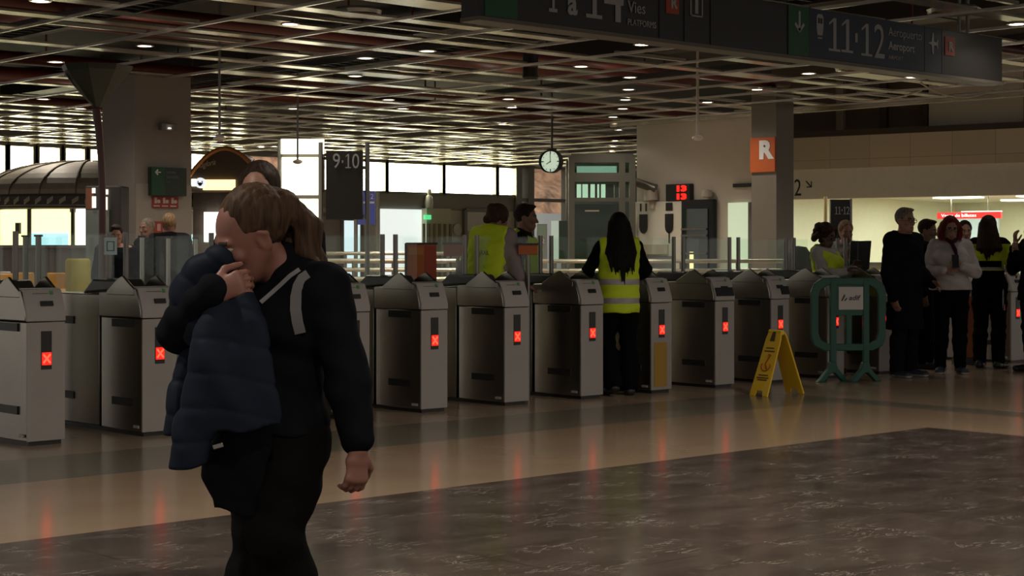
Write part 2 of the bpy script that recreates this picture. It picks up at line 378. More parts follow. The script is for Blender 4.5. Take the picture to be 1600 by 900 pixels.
MB().box(-.58,-.36,-.34,-.25,2.22,2.35).build('exit_sign',mat('green_lit_sign',(.05,.5,.2),.5,emit=(.12,.8,.3),estr=.9),t)
t=fpanel('white_door','white door with a framed notice behind the stooping attendant','door',724,763,329,450,PANW,frame=FRAME,off=.02)
MB().box(-.45,.45,-.12,-.08,.9,1.9).build('framed_notice',mat('grey_notice',(.42,.42,.40),.5),t)
# restroom figure cut-out
t=thing('figure_sign','pale cut-out figure sign beside the white far door','sign',(fx(714),YF,0))
MB().lathe([(.001,0),(.17,.02),(.17,.04),(.001,.06)],n=20).build('head_disc',PANW,t).matrix_local=Matrix.Translation((0,0,1.95))@Matrix.Rotation(math.pi/2,4,'X')
MB().prism([(-.26,.1),(.26,.1),(.30,1.3),(.22,1.55),(-.22,1.55),(-.30,1.3)],(0,-.06,0),(1,0,0),(0,0,1),(0,.06,0)).build('torso_board',PANW,t)
for py_,lb,yy in ((344,'white bottle-shaped bust standing on the ribbed cabinet',36.9),):
    x,d=onY(680,36.9)
    tag(MB().lathe([(.001,0),(.11,0),(.13,.15),(.10,.32),(.04,.40),(.075,.46),(.07,.54),(.001,.58)],n=16).build('white_bust',PANW,smooth=True),lb,'statue').location=(x,YF-.12,fz(326,680))
# tall glowing advertising panel left of the platform board
d=31.; LB=mat('glowing_light_box',(.9,.88,.7),.5,emit=(1,.95,.70),estr=2.6)
t=thing('light_box','tall glowing yellow-white advertising light box left of the platform board','light box',W(472,d,0),YAW-math.pi/2)
def lbx(p0,p1,y0,y1,nm,m,dz=0): 
    k=d/FPX; MB().box((p0-472)*k,(p1-472)*k,-.06+dz,.06+dz,zat(y1,d),zat(y0,d)).build(nm,m,t)
lbx(441,507,218,241,'lit_header',LB,-.1); lbx(441,498,246,305,'lit_panel',LB); lbx(465,498,311,400,'lit_panel',LB); lbx(439,500,305,311,'crossbar',FRAME); lbx(441,500,241,246,'crossbar',FRAME)
for p in (438,500): MB().cyl(((p-472)*d/FPX,0,0),((p-472)*d/FPX,0,zat(218,d)),.05,10).build('upright',FRAME,t)
def one(m,x0,x1,z0,z1,y=0.,st=.26):
    w=x1-x0; h=z1-z0; q=w*st; f=h*.07
    P=[(.0,0),(w,0),(w,f),(w*.66,f),(w*.66,h),(w*.66-q*.9,h),(w*.04,h-h*.16),(w*.04,h-h*.16-f),(w*.66-q,h-h*.10),(w*.66-q,f),(0,f)]
    m.prism(P,(x0,y,z0),(1,0,0),(0,0,1),(0,-.004,0))
# ================================================================== CREAM BLOCK AND RIGHT SIDE
CREAM=mat('cream_painted_wall',(.64,.58,.50),.7,noise=.03,nscale=.7)
xw=25.0; yA,_=onX(995,xw); yB,_=onX(1153,xw)
yC,_=onX(1175,xw-.12)
w_=MB().box(xw,xw+.3,yB,yA,0,ZC+.03)
w_.box(xw-.12,xw+.3,yC,yB-.002,0,ZC+.12)
struct(w_.build('wall_right',CREAM))
def rw(px,py): y,d=onX(px,xw); return y,zat(py,d)
# charging panel on the cream wall
yl,_=rw(991,300); yr,_=rw(1071,300); _,z1=rw(1030,315); _,z0=rw(1030,416)
t=thing('charging_panel','white charging point panel with plug and cable symbols on the cream wall','charging panel',(xw,(yl+yr)/2,0))
hw=(yl-yr)/2
MB().box(-.10,0,-hw,hw,0.3,z1).build('panel',mat('ivory_panel',(.86,.82,.70),.5),t,bevel=.01)
ic=MB(); U=Vector((0,-1,0)); V=Vector((0,0,1)); O=Vector((-.108,0,0))
def icon(poly,o_=(0,0)): ic.prism(poly,O+U*o_[0]+V*o_[1],U,V,(-.006,0,0))
zi=zat(345,33.4); s_=.0126
for cx,usb in ((-.34,0),(.36,1)):
    body=[(-.11,.16),(.11,.16),(.11,-.10)]+[(.11*math.cos(a),-.10+.11*math.sin(a)*1.2) for a in [-.4,-.8,-1.2,-1.57,-1.94,-2.34,-2.74]]+[(-.11,-.10)]
    icon(body,(cx,zi-.02))
    if not usb:
        for q in(-.075,.075): icon([(q-.018,.20),(q+.018,.20),(q+.018,.36),(q-.018,.36)],(cx,zi))
    else:
        icon([(-.09,.20),(.09,.20),(.09,.36),(-.09,.36)],(cx,zi)); icon([(-.015,-.45),(.02,-.45),(.015,-.2),(-.015,-.2)],(cx,zi))
ic.build('symbol',BLACK,t)
MB().box(-.16,-.10,-hw*.5,hw*.8,zat(397,33.4),zat(382,33.4)).build('socket_strip',mat('beige_strip',(.62,.56,.42),.5),t)
MB().box(-.12,-.10,-hw*.72,hw*.4,.5,zat(392,33.4)-.1).build('lower_plate',mat('grey_plate',(.20,.20,.21),.4),t,bevel=.05)
# red digit display
y,z=rw(1065,301)
t=thing('digit_display','small black display with red lit digits on the cream wall','display',(xw,y,z))
MB().box(-.12,-.005,-.32,.32,-.17,.17).build('case',BLACK,t,bevel=.01)
m=MB(); m.text('13',.30,(-.124,.02,.015),(0,-1,0),(0,0,1),.002,bold=.02,fit=(.26,.125)); m.text('13',.30,(-.124,.02,-.145),(0,-1,0),(0,0,1),.002,bold=.02,fit=(.26,.125)); m.build('red_digits',REDL,t)
# camera on bracket
y,z=rw(1026,300)
t=thing('security_camera','white security camera on a bracket above the charging panel','camera',(xw-.03,y,z-.3))
MB().box(-.14,0,-.06,.06,-.05,.12).build('bracket',WHITEP,t,bevel=.01)
MB().cyl((-.12,0,.12),(-.12,.03,.32),.14,14).build('housing',WHITEP,t,smooth=True)
MB().cyl((-.30,.28,.50),(-.12,-.12,.36),.09,14).build('barrel',POST,t,smooth=True)
y,z=rw(1111,308); tag(MB().lathe([(.001,.1),(.09,.07),(.12,0),(.11,-.06),(.001,-.08)],n=16).build('dome_camera',WHITEP,smooth=True),'small white dome above the vending machine left corner','camera').location=(xw-.13,y,z+.06)
# vending machine
yl,_=rw(1072,300); yr,_=rw(1122,300); _,z1=rw(1100,312)
t=thing('vending_machine','dark vending machine with a glass front beside the charging panel','vending machine',(xw-.01,(yl+yr)/2,0)); hw=(yl-yr)/2
MB().box(-.14,-.02,-hw,hw,0.0,z1).build('cabinet',mat('blue_grey_cabinet',(.014,.016,.02),.8),t,bevel=.02)
MB().box(-.17,-.14,-hw*.72,hw*.9,.6,z1-.18).build('glass_front',mat('dark_vending_glass',(.03,.045,.035),.08,spec=.8),t)
for k,zz_ in enumerate((1.25,1.6,z1-.6)): MB().box(-.20,-.16,-hw*.7,hw*.88,zz_,zz_+.04).build('shelf_edge',POST,t)
MB().box(-.19,-.17,hw*.15,hw*.35,.7,1.3).build('lit_strip',mat('warm_lit_strip',(.9,.6,.2),.4,emit=(1,.75,.35),estr=1.4),t)
# pale glazed door and black handle at the right end of the cream wall
yl,_=onX(1140,xw-.12); yr,_=onX(1173,xw-.12); z1=zat(316,31.8)
o=struct(MB().box(xw-.17,xw-.125,yr,yl,0,z1).build('door_1',mat('pale_green_glazing',(.55,.62,.48),.3,emit=(.75,.9,.62),estr=.55)))
MB().box(xw-.2,xw-.125,yr-.04,yr,0,z1).build('door_frame',FRAME,o)
y,d_=onX(1163,xw-.12); tag(MB().box(xw-.2,xw-.12,y-.25,y+.22,zat(290,d_)-.03,zat(290,d_)+.04).build('wall_vent',BLACK),'short black slot grille high at the right end of the cream wall','vent')
# column with the orange R sign
d=29.; cp=W(1213,d,0)
t=struct(MB().box(cp.x,cp.x+.48,cp.y,cp.y+.55,0,ZC+.25).build('column_2',mat('warm_grey_column',(.165,.145,.12),.5,.1)))
t2=thing('platform_sign','orange square sign with a white letter R on the narrow column','sign',(cp.x,cp.y+.27,zat(241,d)))
MB().box(-.05,-.005,-.275,.27,-.30,.30).build('orange_board',mat('orange_sign',(.42,.085,.012),.6),t2)
MB().text('R',.6,(-.056,.06,-.08),(0,-1,0),(0,0,1),.004,fit=(.325,.33),bold=.035).build('letter',WHT,t2)
# stone fascia, lintel and the ticket hall behind
Pa=W(1180,35.6,0); Pb=W(1700,31.4,0); U=(Pb-Pa).normalized(); N=Vector((-U.y,U.x,0)); N = N if N.dot(FW)>0 else -N
Lw=(Pb-Pa).length
def wquad(m,z0,z1,th=.4,s0=0,s1=None,o_=0):
    s1=Lw if s1 is None else s1
    c=Pa+U*((s0+s1)/2)+N*(o_+th/2)+Vector((0,0,(z0+z1)/2)); m.obox(c,U*((s1-s0)/2),N*th/2,(0,0,(z1-z0)/2))
STONE=mat('sandstone_tiles',(.40,.315,.205),.6,noise=.08,nscale=1.2)
n,l=nodes_of(STONE); b=n['Principled BSDF']; tc=n.new('ShaderNodeTexCoord'); bk=n.new('ShaderNodeTexBrick'); bk.offset=0; bk.inputs['Scale'].default_value=1; bk.inputs['Brick Width'].default_value=.8; bk.inputs['Row Height'].default_value=.8; bk.inputs['Mortar Size'].default_value=.006
bk.inputs['Color1'].default_value=(.64,.53,.38,1); bk.inputs['Color2'].default_value=(.54,.45,.325,1); bk.inputs['Mortar'].default_value=(.36,.3,.22,1)
mp=n.new('ShaderNodeMapping'); mp.inputs['Rotation'].default_value=(math.pi/2,0,0); cx=n.new('ShaderNodeSeparateXYZ'); cb=n.new('ShaderNodeCombineXYZ'); l.new(tc.outputs['Object'],cx.inputs[0])
sb=n.new('ShaderNodeMath'); sb.operation='SUBTRACT'; l.new(cx.outputs[0],sb.inputs[0]); l.new(cx.outputs[1],sb.inputs[1]); ml=n.new('ShaderNodeMath'); ml.operation='MULTIPLY'; ml.inputs[1].default_value=.78; l.new(sb.outputs[0],ml.inputs[0])
l.new(ml.outputs[0],cb.inputs[0]); l.new(cx.outputs[2],cb.inputs[1]); l.new(cb.outputs[0],bk.inputs['Vector']); l.new(bk.outputs[0],b.inputs['Base Color'])
def onwall(px,py):
    t=lat(px); D=FW+RT*t; A=Pa; dd=(A.dot(N))/D.dot(N); p=D*dd; return p, zat(py,dd)
ZL0,ZL1,ZL2=2.40,3.02,3.68
m=MB(); wquad(m,ZL1,ZL2); struct(m.build('trim_1',STONE))
m=MB(); wquad(m,ZL0,ZL1,.34,o_=.06); struct(m.build('wall_lintel',mat('greige_lintel',(.74,.69,.60),.7,noise=.03)))
m=MB(); wquad(m,ZL2,ZL2+.12,.5,o_=-.05); struct(m.build('trim_2',mat('dark_brown_edge',(.05,.035,.025),.6)))
m=MB(); wquad(m,ZL2,5.34,.1,o_=.75); struct(m.build('wall_upper',mat('dark_brown_upper',(.16,.115,.09),.7)))
m=MB(); sq=lambda q: (onwall(q,300)[0]-Pa).dot(U)
wquad(m,ZL2+.16,5.3,.1,s0=sq(1437),s1=sq(1588),o_=.45); tag(m.build('upper_panel',mat('pale_upper_panel',(.72,.66,.54),.7)),'pale rectangular panel above the stone band at the right','panel')
for k,(s0_,s1_) in enumerate([(sq(1293),sq(1304)),(sq(1361),sq(1372)),(sq(1428),sq(1436)),(sq(1588),sq(1600))]):
    m=MB(); wquad(m,ZL2+.13,5.34,.12,s0=s0_,s1=s1_,o_=.4); struct(m.build('pilaster',mat('brown_post%d'%k,(.30,.24,.19) if k==0 else (.04,.028,.02),.6)))
p,z=onwall(1230,306); t=thing('platform_number','dark number 12 with a slanting arrow on the lintel','sign',(p.x,p.y,z)-N*0+Vector((0,0,0)) if False else Vector((p.x,p.y,z))+N*.055)
th=math.atan2(U.y,U.x); t.rotation_euler=(0,0,th)
k=33.5/FPX
m=MB(); one(m,0,9*k,0,27*k); m.text('2',.4,(11*k,0,0),(1,0,0),(0,0,1),.003,fit=(12*k,27*k)); m.build('numeral',BLACK,t)
m=MB(); 
m.prism([(0,10*k),(1.6*k,11*k),(11*k,1.2*k),(9.5*k,0)],(31*k,0,13*k),(1,0,0),(0,0,1),(0,-.004,0))
m.prism([(2*k,0),(11.3*k,0),(11.3*k,1.6*k),(2*k,1.6*k)],(31*k,0,13*k),(1,0,0),(0,0,1),(0,-.004,0)); m.prism([(9.7*k,0),(11.3*k,0),(11.3*k,10*k),(9.7*k,10*k)],(31*k,0,13*k),(1,0,0),(0,0,1),(0,-.004,0))
m.build('arrow',BLACK,t)
# ticket hall beyond
HALLW=mat('hall_wall_pale_green',(.72,.73,.58),.7,noise=.02); 
c0=Pa+N*.4-U*1.0; Lh=Lw+2; Dh=13.
m=MB(); 
m.obox(c0+U*(Lh/2)+N*Dh+Vector((0,0,1.5)),U*(Lh/2),N*.1,(0,0,1.5)); struct(m.build('wall_hall_back',HALLW))
m=MB(); m.obox(c0+U*.0+N*(Dh/2)+Vector((0,0,1.5)),U*.1,N*(Dh/2),(0,0,1.5)); struct(m.build('wall_hall_left',HALLW))
m=MB(); m.obox(c0+U*(Lh/2)+N*(Dh/2)+Vector((0,0,2.75)),U*(Lh/2),N*(Dh/2),(0,0,.1)); struct(m.build('ceiling_hall',mat('hall_ceiling',(.62,.62,.52),.7)))
PANL=mat('lit_ceiling_panel',(1,1,.9),.5,emit=(1,1,.80),estr=4)
k_=0
for i in range(4):
    for j in range(4):
        c=c0+U*(2.3+i*2.1+(j%2)*.6)+N*(1.6+j*3.0)+Vector((0,0,2.63))
        t=tag(MB().obox((0,0,0),U*.55,N*.28,(0,0,.015)).build('ceiling_panel_light',PANL),'flat lit panel in the ticket hall ceiling','ceiling light','lit panels in the ticket hall ceiling'); t.location=c
        if True:
            L=bpy.data.lights.new('panel_lamp','AREA'); L.energy=PANEL_W; L.color=(.95,1,.80); L.shape='RECTANGLE'; L.size=1.1; L.size_y=.56
            o=bpy.data.objects.new('panel_lamp',L); COL.objects.link(o); o.parent=t; o.location=(0,0,-.03); o.rotation_euler=(0,0,th)
# red lit sign
d=41.; p=W(1515,d,0); t=thing('red_lit_sign','long red lit sign hanging in the ticket hall over the red-haired woman','sign',(p.x,p.y,zat(336,d)),th)
k=d/FPX; MB().box(-52*k,51*k,-.05,.05,-5.5*k,4.5*k).build('red_board',mat('red_board',(.55,.03,.03),.5,emit=(.9,.03,.03),estr=.55),t)
MB().box(-12*k,51*k,-.06,.05,4.6*k,6*k).build('lit_edge',mat('lit_edge',(1,.8,.8),.5,emit=(1,.8,.75),estr=1.5),t)
for q in(-30,30): MB().cyl((q*k,0,5*k),(q*k,0,2.66-zat(336,d)),.012,6).build('hanger_rod',POST,t)
MB().text('Venta de billetes',.12,(-45*k,-.055,-3*k),(1,0,0),(0,0,1),.003,fit=(57*k,5*k)).build('lettering',mat('lit_white_letters',(1,1,1),.5,emit=(1,.9,.9),estr=1),t)
d=42.5; p=W(1523,d,0); tag(MB().obox((0,0,1.1),U*.62,N*.05,(0,0,1.05)).build('blue_window',mat('pale_blue_glass',(.38,.50,.55),.3)),'pale blue ticket window behind the long-haired woman','ticket window').location=p
for k in range(3):
    p=c0+U*(1.6+k*2.6)+N*(Dh-1.6); 
d=37.5; p=W(1395,d,0); t=thing('ticket_counter','grey counter in the ticket hall behind the man in glasses','counter',p,th)
MB().box(-1.2,3.2,0,.5,0,1.0).build('counter_body',mat('grey_counter',(.30,.29,.25),.6),t); MB().box(-1.3,3.3,-.1,.6,1.0,1.06).build('worktop',DARKG,t)
# 11-12 totem
d=20.5; p=W(1313,d,0); k=d/FPX
t=thing('platform_totem','dark upright sign with white 11 and 12 above the curly-haired attendant','sign',p,YAW-math.pi/2)
MB().box(-16*k,17*k,-.04,.04,0,zat(312,d)).build('board',mat('charcoal_board',(.03,.028,.026),.5),t)
MB().box(13.5*k,17*k,-.06,.06,0,zat(312,d)+.01).build('side_post',POST,t)
m=MB(); zq=zat(335,d)
for q in(-9.5,-4.5,3.5): one(m,q*k,(q+4.2)*k,zq,zq+12*k,-.042)
m.text('2',.2,(8.3*k,-.046,zq),(1,0,0),(0,0,1),.003,fit=(5*k,12*k)); m.box(.9*k,2*k,-.05,-.045,zat(330,d),zat(327,d)); m.build('numerals',WHT,t)
d=21.; tag(MB().cyl((0,0,0),(0,0,zat(307,d)),.022,12).build('brass_pole',mat('brass',(.62,.45,.2),.3,.9),smooth=True),'thin brass-coloured pole left of the 11 and 12 totem','pole').location=W(1290,d,0)
# ================================================================== PALE SQUARE COLUMN (left)
d=24.5; cc=W(210,d,0); zc_=3.72
t=struct(MB().box(cc.x,cc.x+.95,cc.y,cc.y+.95,0,ZC+.02).build('column_1',mat('greige_column',(.225,.195,.167),.6,noise=.03)))
YC=cc.y
def cX(px): return onY(px,YC)[0]-cc.x
xs_,dC=onY(255,YC); k=dC/FPX
t=thing('green_exit_sign','dark green wayfinding sign with a left arrow on the pale square column','sign',(cc.x,YC,0))
MB().box(cX(231),cX(286),-.10,-.0,zat(306,dC),zat(262,dC)).build('board',mat('dark_green_board',(.009,.022,.010),.5),t)
MB().box(cX(231),cX(252),-.105,-.09,zat(306,dC),zat(262,dC)).build('arrow_field',mat('green_field',(.004,.048,.014),.5),t)
m=MB().text('Salida',.1,(cX(254),-.104,zat(271,dC)),(1,0,0),(0,0,1),.002,fit=(cX(269)-cX(254),3.5*k)); m.text('Sortida',.1,(cX(254),-.104,zat(279,dC)),(1,0,0),(0,0,1),.002,fit=(cX(273)-cX(254),5*k)); m.text('Exit',.1,(cX(254),-.104,zat(286,dC)),(1,0,0),(0,0,1),.002,fit=(cX(260)-cX(254),3*k)); m.build('lettering',mat('dim_lettering',(.12,.14,.13),.5),t)
m=MB(); ax,az=cX(237),zat(270,dC)
m.box(ax,ax+.09,-.112,-.105,az-.008,az+.008); m.prism([(0,0),(.045,.045),(.06,.03),(.03,0),(.06,-.03),(.045,-.045)],(ax-.01,-.105,az),(1,0,0),(0,0,1),(0,-.007,0)); m.build('arrow',WHT,t)
t=thing('fire_pictogram_strip','red strip of three white fire equipment pictograms under the green sign','sign',(cc.x,YC,0))
MB().box(cX(237),cX(277),-.03,0,zat(325,dC),zat(307,dC)).build('board',mat('dark_red_board',(.26,.025,.02),.5),t)
m=MB()
for px in (243,256,269):
    x=cX(px); m.box(x-.035,x+.005,-.036,-.03,zat(318,dC),zat(309,dC)); m.cyl((x+.035,-.036,zat(315,dC)),(x+.035,-.03,zat(315,dC)),.028,10); m.box(x-.05,x+.05,-.036,-.03,zat(323,dC),zat(321,dC))
m.build('pictogram',mat('pale_pink_picto',(.5,.38,.34),.5),t)
t=thing('fire_alarm_sign','small red notice with a pale figure between the two men at the column','sign',(cc.x,YC,0))
MB().box(cX(240),cX(253),-.03,0,zat(366,dC),zat(346,dC)).build('board',mat('red_board_small',(.30,.04,.03),.5),t); MB().box(cX(244),cX(249),-.036,-.03,zat(361,dC),zat(350,dC)).build('pictogram',mat('pink_picto',(.5,.3,.27),.5),t)
t=thing('column_spotlight','small grey emergency lamp high on the pale square column','lamp',(cc.x,YC,0))
MB().box(cX(247),cX(271),-.1,0,zat(204,dC),zat(193,dC)).build('housing',mat('grey_housing',(.16,.14,.12),.5),t,bevel=.01); MB().lathe([(.03,0),(.001,.01)],(cX(259),-.105,zat(201,dC)),12).build('led',mat('tiny_led',(1,1,1),.5,emit=(1,1,.95),estr=6),t)
m=MB(); m.box(cX(212),cX(299),-.008,0,0,zat(288,dC)); tag(m.build('column_cladding',mat('pale_cladding',(.29,.255,.22),.6)),'pale cladding sheet on the lower half of the square column','panel').location=(cc.x,YC,0)
# dark green funnel with its curved maroon stem
d=20.; k=d/FPX; GRN=mat('dark_green_funnel',(.02,.032,.022),.35,noise=.15)
t=thing('green_funnel_post','dark green inverted funnel canopy on a curved maroon stem before the column','canopy post',W(152,d,0),YAW-math.pi/2)
prof=[(.05,zat(168,d)),(.13,zat(155,d)),(.30,zat(128,d)),(.40,zat(112,d)),(.43,zat(104,d)),(.40,zat(103,d)),(.001,zat(106,d))]
MB().lathe([(r*(1.0),z) for r,z in prof],n=8).build('funnel',GRN,t)
MB().tube([((150-152)*k,0,zat(170,d)),((154-152)*k,0,zat(200,d)),((158-152)*k,0,zat(250,d)),((160-152)*k,0,zat(300,d)),((160-152)*k,0,0)],[.05,.045,.04,.04,.05],10).build('stem',mat('maroon_stem',(.05,.012,.010),.4),t,smooth=True)
MB().tube([((104-152)*k,-.02,zat(116,d)),((125-152)*k,-.22,zat(138,d)),((147-152)*k,-.09,zat(165,d))],.012,8).build('edge_rod',POST,t,smooth=True)
# ================================================================== ROUND KIOSK (far left)
d=27.; kc=W(143,d+1.4,0); k=d/FPX
t=thing('domed_kiosk','round kiosk with a ribbed grey dome roof and bright windows at the left','kiosk',kc)
R_=1.75; KROOF=mat('ribbed_grey_roof',(.34,.30,.235),.6,.1,noise=.08)
ze,zt_=zat(306,d),zat(246,d)
prof=[(R_*math.cos(a)*1.0+.12,ze+(zt_-ze)*math.sin(a)) for a in [i*math.pi/2/10 for i in range(11)]]
MB().lathe(prof,n=20).build('dome_roof',KROOF,t,smooth=False)
m=MB()
for q in range(20):
    a=2*math.pi*q/20; m.tube([(r*math.cos(a),r*math.sin(a),z+.01) for r,z in prof],.014,6)
m.build('roof_ribs',mat('dark_roof_rib',(.16,.14,.11),.5,.3),t)
MB().lathe([(R_+.14,ze+.02),(R_+.16,ze-.02),(R_+.13,ze-.16),(R_+.05,ze-.16),(R_+.05,ze)],n=40).build('valance',mat('dark_valance',(.06,.052,.042),.6),t)
m=MB()
for q in range(60):
    a=2*math.pi*q/60; c=Vector(((R_+.15)*math.cos(a),(R_+.15)*math.sin(a),ze-.08)); m.obox(c,(-math.sin(a)*.05,math.cos(a)*.05,.03),(math.cos(a)*.01,math.sin(a)*.01,0),(0,0,.035))
m.build('ornament_edging',mat('pale_scroll',(.34,.30,.23),.5),t)
KP=mat('kiosk_lit_pane',(.9,.85,.3),.4,emit=(1,.90,.38),estr=1.9); KPW=mat('kiosk_lit_pane_white',(.9,.9,.8),.4,emit=(1,.97,.78),estr=3.0)
nz=14; KCY=mat('kiosk_cyan_strip',(.5,.8,.85),.4,emit=(.55,.92,1),estr=1.0)
zp0,zp1=zat(384,d),ze-.20
for q in range(nz):
    a=2*math.pi*q/nz; a_=a+math.pi/nz
    c=Vector((R_*.93*math.cos(a_),R_*.93*math.sin(a_),(zp0+zp1)/2)); wv=R_*.93*math.sin(math.pi/nz)
    MB().obox(c,(-math.sin(a_)*wv*.88,math.cos(a_)*wv*.88,0),(math.cos(a_)*.01,math.sin(a_)*.01,0),(0,0,(zp1-zp0)/2)).build('lit_pane',KPW if q%3==0 else KP,t)
    if q%2==0: MB().obox(Vector((R_*.945*math.cos(a_),R_*.945*math.sin(a_),zp0+.10)),(-math.sin(a_)*wv*.86,math.cos(a_)*wv*.86,0),(math.cos(a_)*.006,math.sin(a_)*.006,0),(0,0,.10)).build('cool_display_strip',KCY,t)
    else: MB().obox(Vector((R_*.96*math.cos(a_+.1),R_*.96*math.sin(a_+.1),zp0+.28)),(-math.sin(a_)*.05,math.cos(a_)*.05,0),(math.cos(a_)*.02,math.sin(a_)*.02,0),(0,0,.09)).build('card_holder',DARKG,t)
    MB().cyl((R_*.94*math.cos(a),R_*.94*math.sin(a),0),(R_*.94*math.cos(a),R_*.94*math.sin(a),ze-.05),.035,8).build('mullion',DARKG,t)
MB().lathe([(R_*.98,0),(R_*.98,zp0-.05),(R_*1.04,zp0-.04),(R_*1.04,zp0+.01),(R_*.9,zp0+.01)],n=nz*2).build('counter',mat('lilac_grey_counter',(.30,.26,.24),.6),t)
MB().lathe([(R_*.97,zp1-.02),(R_*.99,zp1+.0),(R_*.99,ze-.05),(R_*.95,ze-.05)],n=nz*2).build('head_band',mat('brown_band',(.09,.075,.055),.5),t)
# stools by the kiosk
for px,d2,lb in ((14,24.2,'pale bar stool at the far left edge by the round kiosk'),(27,22.2,'amber-seated bar stool left of the first glass post'),(51,23.2,'amber bar stool between the first two glass posts'),(100,23.,'amber bar stool in front of the yellow bin')):
    t=thing('bar_stool',lb,'stool',W(px,d2,0),.3,'bar stools by the round kiosk')
    MB().lathe([(.001,.80),(.17,.80),(.19,.77),(.17,.73),(.001,.72)],n=16).build('seat',mat('amber_seat',(.55,.28,.07) if px>20 else (.5,.48,.44),.4),t,smooth=True)
    MB().box(-.17,.17,.13,.17,.78,1.02).build('backrest',mat('amber_back',(.6,.33,.09) if px>20 else (.55,.53,.5),.4),t,bevel=.02)
    for q in range(4):
        a=math.pi/4+q*math.pi/2; MB().cyl((.11*math.cos(a),.11*math.sin(a),.73),(.2*math.cos(a),.2*math.sin(a),0),.016,8).build('leg',DARKG,t)
    MB().lathe([(.165,.28),(.175,.29),(.165,.30),(.155,.29),(.165,.28)],n=16).build('foot_ring',POST,t)
d2=22.; tag(MB().lathe([(.001,0),(.13,0),(.15,.02),(.165,1.18),(.14,1.22),(.001,1.22)],n=18).build('yellow_bin',mat('olive_yellow',(.34,.27,.03),.5),smooth=True),'olive yellow bin beside the glass advertising column','bin').location=W(122,d2,0)
# glass advertising column
d=23.; k=d/FPX; t=thing('advertising_column','tall dark advertising column with grey glazed front left of the square column','advertising column',W(161,d,0),YAW-math.pi/2)
MB().box(-28*k,28*k,.0,.5,0,zat(290,d)).build('case',mat('dark_case',(.028,.024,.022),.4),t,bevel=.02)
MB().box(-26*k,10*k,-.03,0,.2,zat(328,d)).build('glazed_front',mat('grey_green_poster',(.16,.185,.165),.25,noise=.15,nscale=1),t)
MB().box(-26*k,-14*k,-.03,0,zat(327,d),zat(294,d)).build('red_poster',mat('brick_poster',(.20,.075,.045),.4),t)
LITW=mat('small_lit_window',(.9,.85,.7),.4,emit=(1,.9,.7),estr=1.2)
m=MB(); 
for a_,b_,y0_,y1_ in ((-16,-11,294,302),(-16,-10,307,325),(-1,9,296,304),(-1,8,308,328)): m.box(a_*k,b_*k,-.045,-.03,zat(y1_,d),zat(y0_,d))
m.build('lit_inset',LITW,t)
# ================================================================== SECOND KIOSK (bakery with arched fascia)
d=27.; k=d/FPX; t=thing('bakery_kiosk','dark brown kiosk with an orange-rimmed arch, cream script name and glowing menu boards','kiosk',W(340,d,0),YAW-math.pi/2)
xa,xb=-44*k,68*k
arch=[(xa,zat(300,d)),(xb,zat(300,d))]+[(xb+(xa-xb)*i/14, zat(300,d)+(zat(232,d)-zat(300,d))*math.sin(math.pi*(.12+.76*i/14))) for i in range(15)]
MB().prism(arch,(0,0,0),(1,0,0),(0,0,1),(0,1.5,0)).build('arched_fascia',mat('dark_brown_fascia',(.060,.042,.028),.5,noise=.1),t)
MB().tube([(a_,-.03,b_) for a_,b_ in arch[2:]],.035,8).build('arch_rim',mat('copper_rim',(.45,.20,.07),.4,.4),t,smooth=True)
MB().box(xa,xb,.3,1.5,0,zat(300,d)).build('back_wall',mat('brown_back',(.075,.055,.04),.6,noise=.2),t)
MB().text('Santagloria',.3,(-40*k,-.01,zat(268,d)),(1,0,.22),(0,0,1),.006,fit=(37*k,12*k),shear=.3).build('lettering',mat('cream_letters',(.55,.45,.30),.5),t)
MENU=mat('glowing_menu',(1,.6,.2),.5,emit=(1,.72,.30),estr=2.2); MENUW=mat('glowing_menu_white',(1,.9,.7),.5,emit=(1,.93,.72),estr=2.6)
MB().box(-22*k,28*k,-.06,-.005,zat(297,d),zat(281,d)).build('menu_board',MENU,t); MB().box(-40*k,-33*k,-.06,-.005,zat(291,d),zat(280,d)).build('menu_board',MENUW,t)
m=MB(); m.cyl((-26*k,-.07,zat(286,d)),(-26*k,-.005,zat(286,d)),.085,18); m.build('round_badge',mat('white_badge',(.8,.85,.9),.5,emit=(.9,.95,1),estr=.9),t)
m=MB(); m.box(-30*k,-28.6*k,-.08,-.07,zat(288,d),zat(283,d)); m.box(-23.5*k,-22*k,-.08,-.07,zat(288,d),zat(283,d)); m.cyl((-26*k,-.085,zat(288,d)),(-26*k,-.07,zat(288,d)),.03,12); m.build('badge_mark',BLACK,t)
MB().box(-24*k,4*k,.15,.28,zat(378,d),zat(331,d)).build('lit_display',mat('lit_fridge',(.95,.95,.9),.4,emit=(1,.98,.92),estr=2.4),t)
MB().box(xa,xb,-.4,.3,0,zat(381,d)).build('counter',mat('orange_counter',(.30,.13,.05),.5),t)
# ================================================================== PLATFORM BOARD 9-10 with its posts
d=19.; k=d/FPX; t=thing('platform_board','large dark platform board with white 9 and 10 on two steel posts','sign',W(538,d,0),YAW-math.pi/2)
MB().box(-28*k,29*k,-.05,.05,zat(343,d),zat(236,d)).build('board',mat('brown_black_board',(.032,.027,.022),.45),t)
m=MB().text('9',.3,(-17*k,-.056,zat(263,d)),(1,0,0),(0,0,1),.003,fit=(11*k,23*k)); one(m,2.5*k,11*k,zat(263,d),zat(241,d),-.052); m.text('0',.3,(13*k,-.056,zat(263.5,d)),(1,0,0),(0,0,1),.003,fit=(11*k,23*k)); m.box(-3*k,-1*k,-.06,-.052,zat(255,d),zat(251,d))
m.build('numerals',WHT,t)
for px in (501,574):
    MB().cyl(((px-538)*k,.0,0),((px-538)*k,.0,zat(236,d)+.1),.027,12).build('post',mat('steel_post',(.36,.33,.27),.3,.8) if px==501 else POST,t,smooth=True)
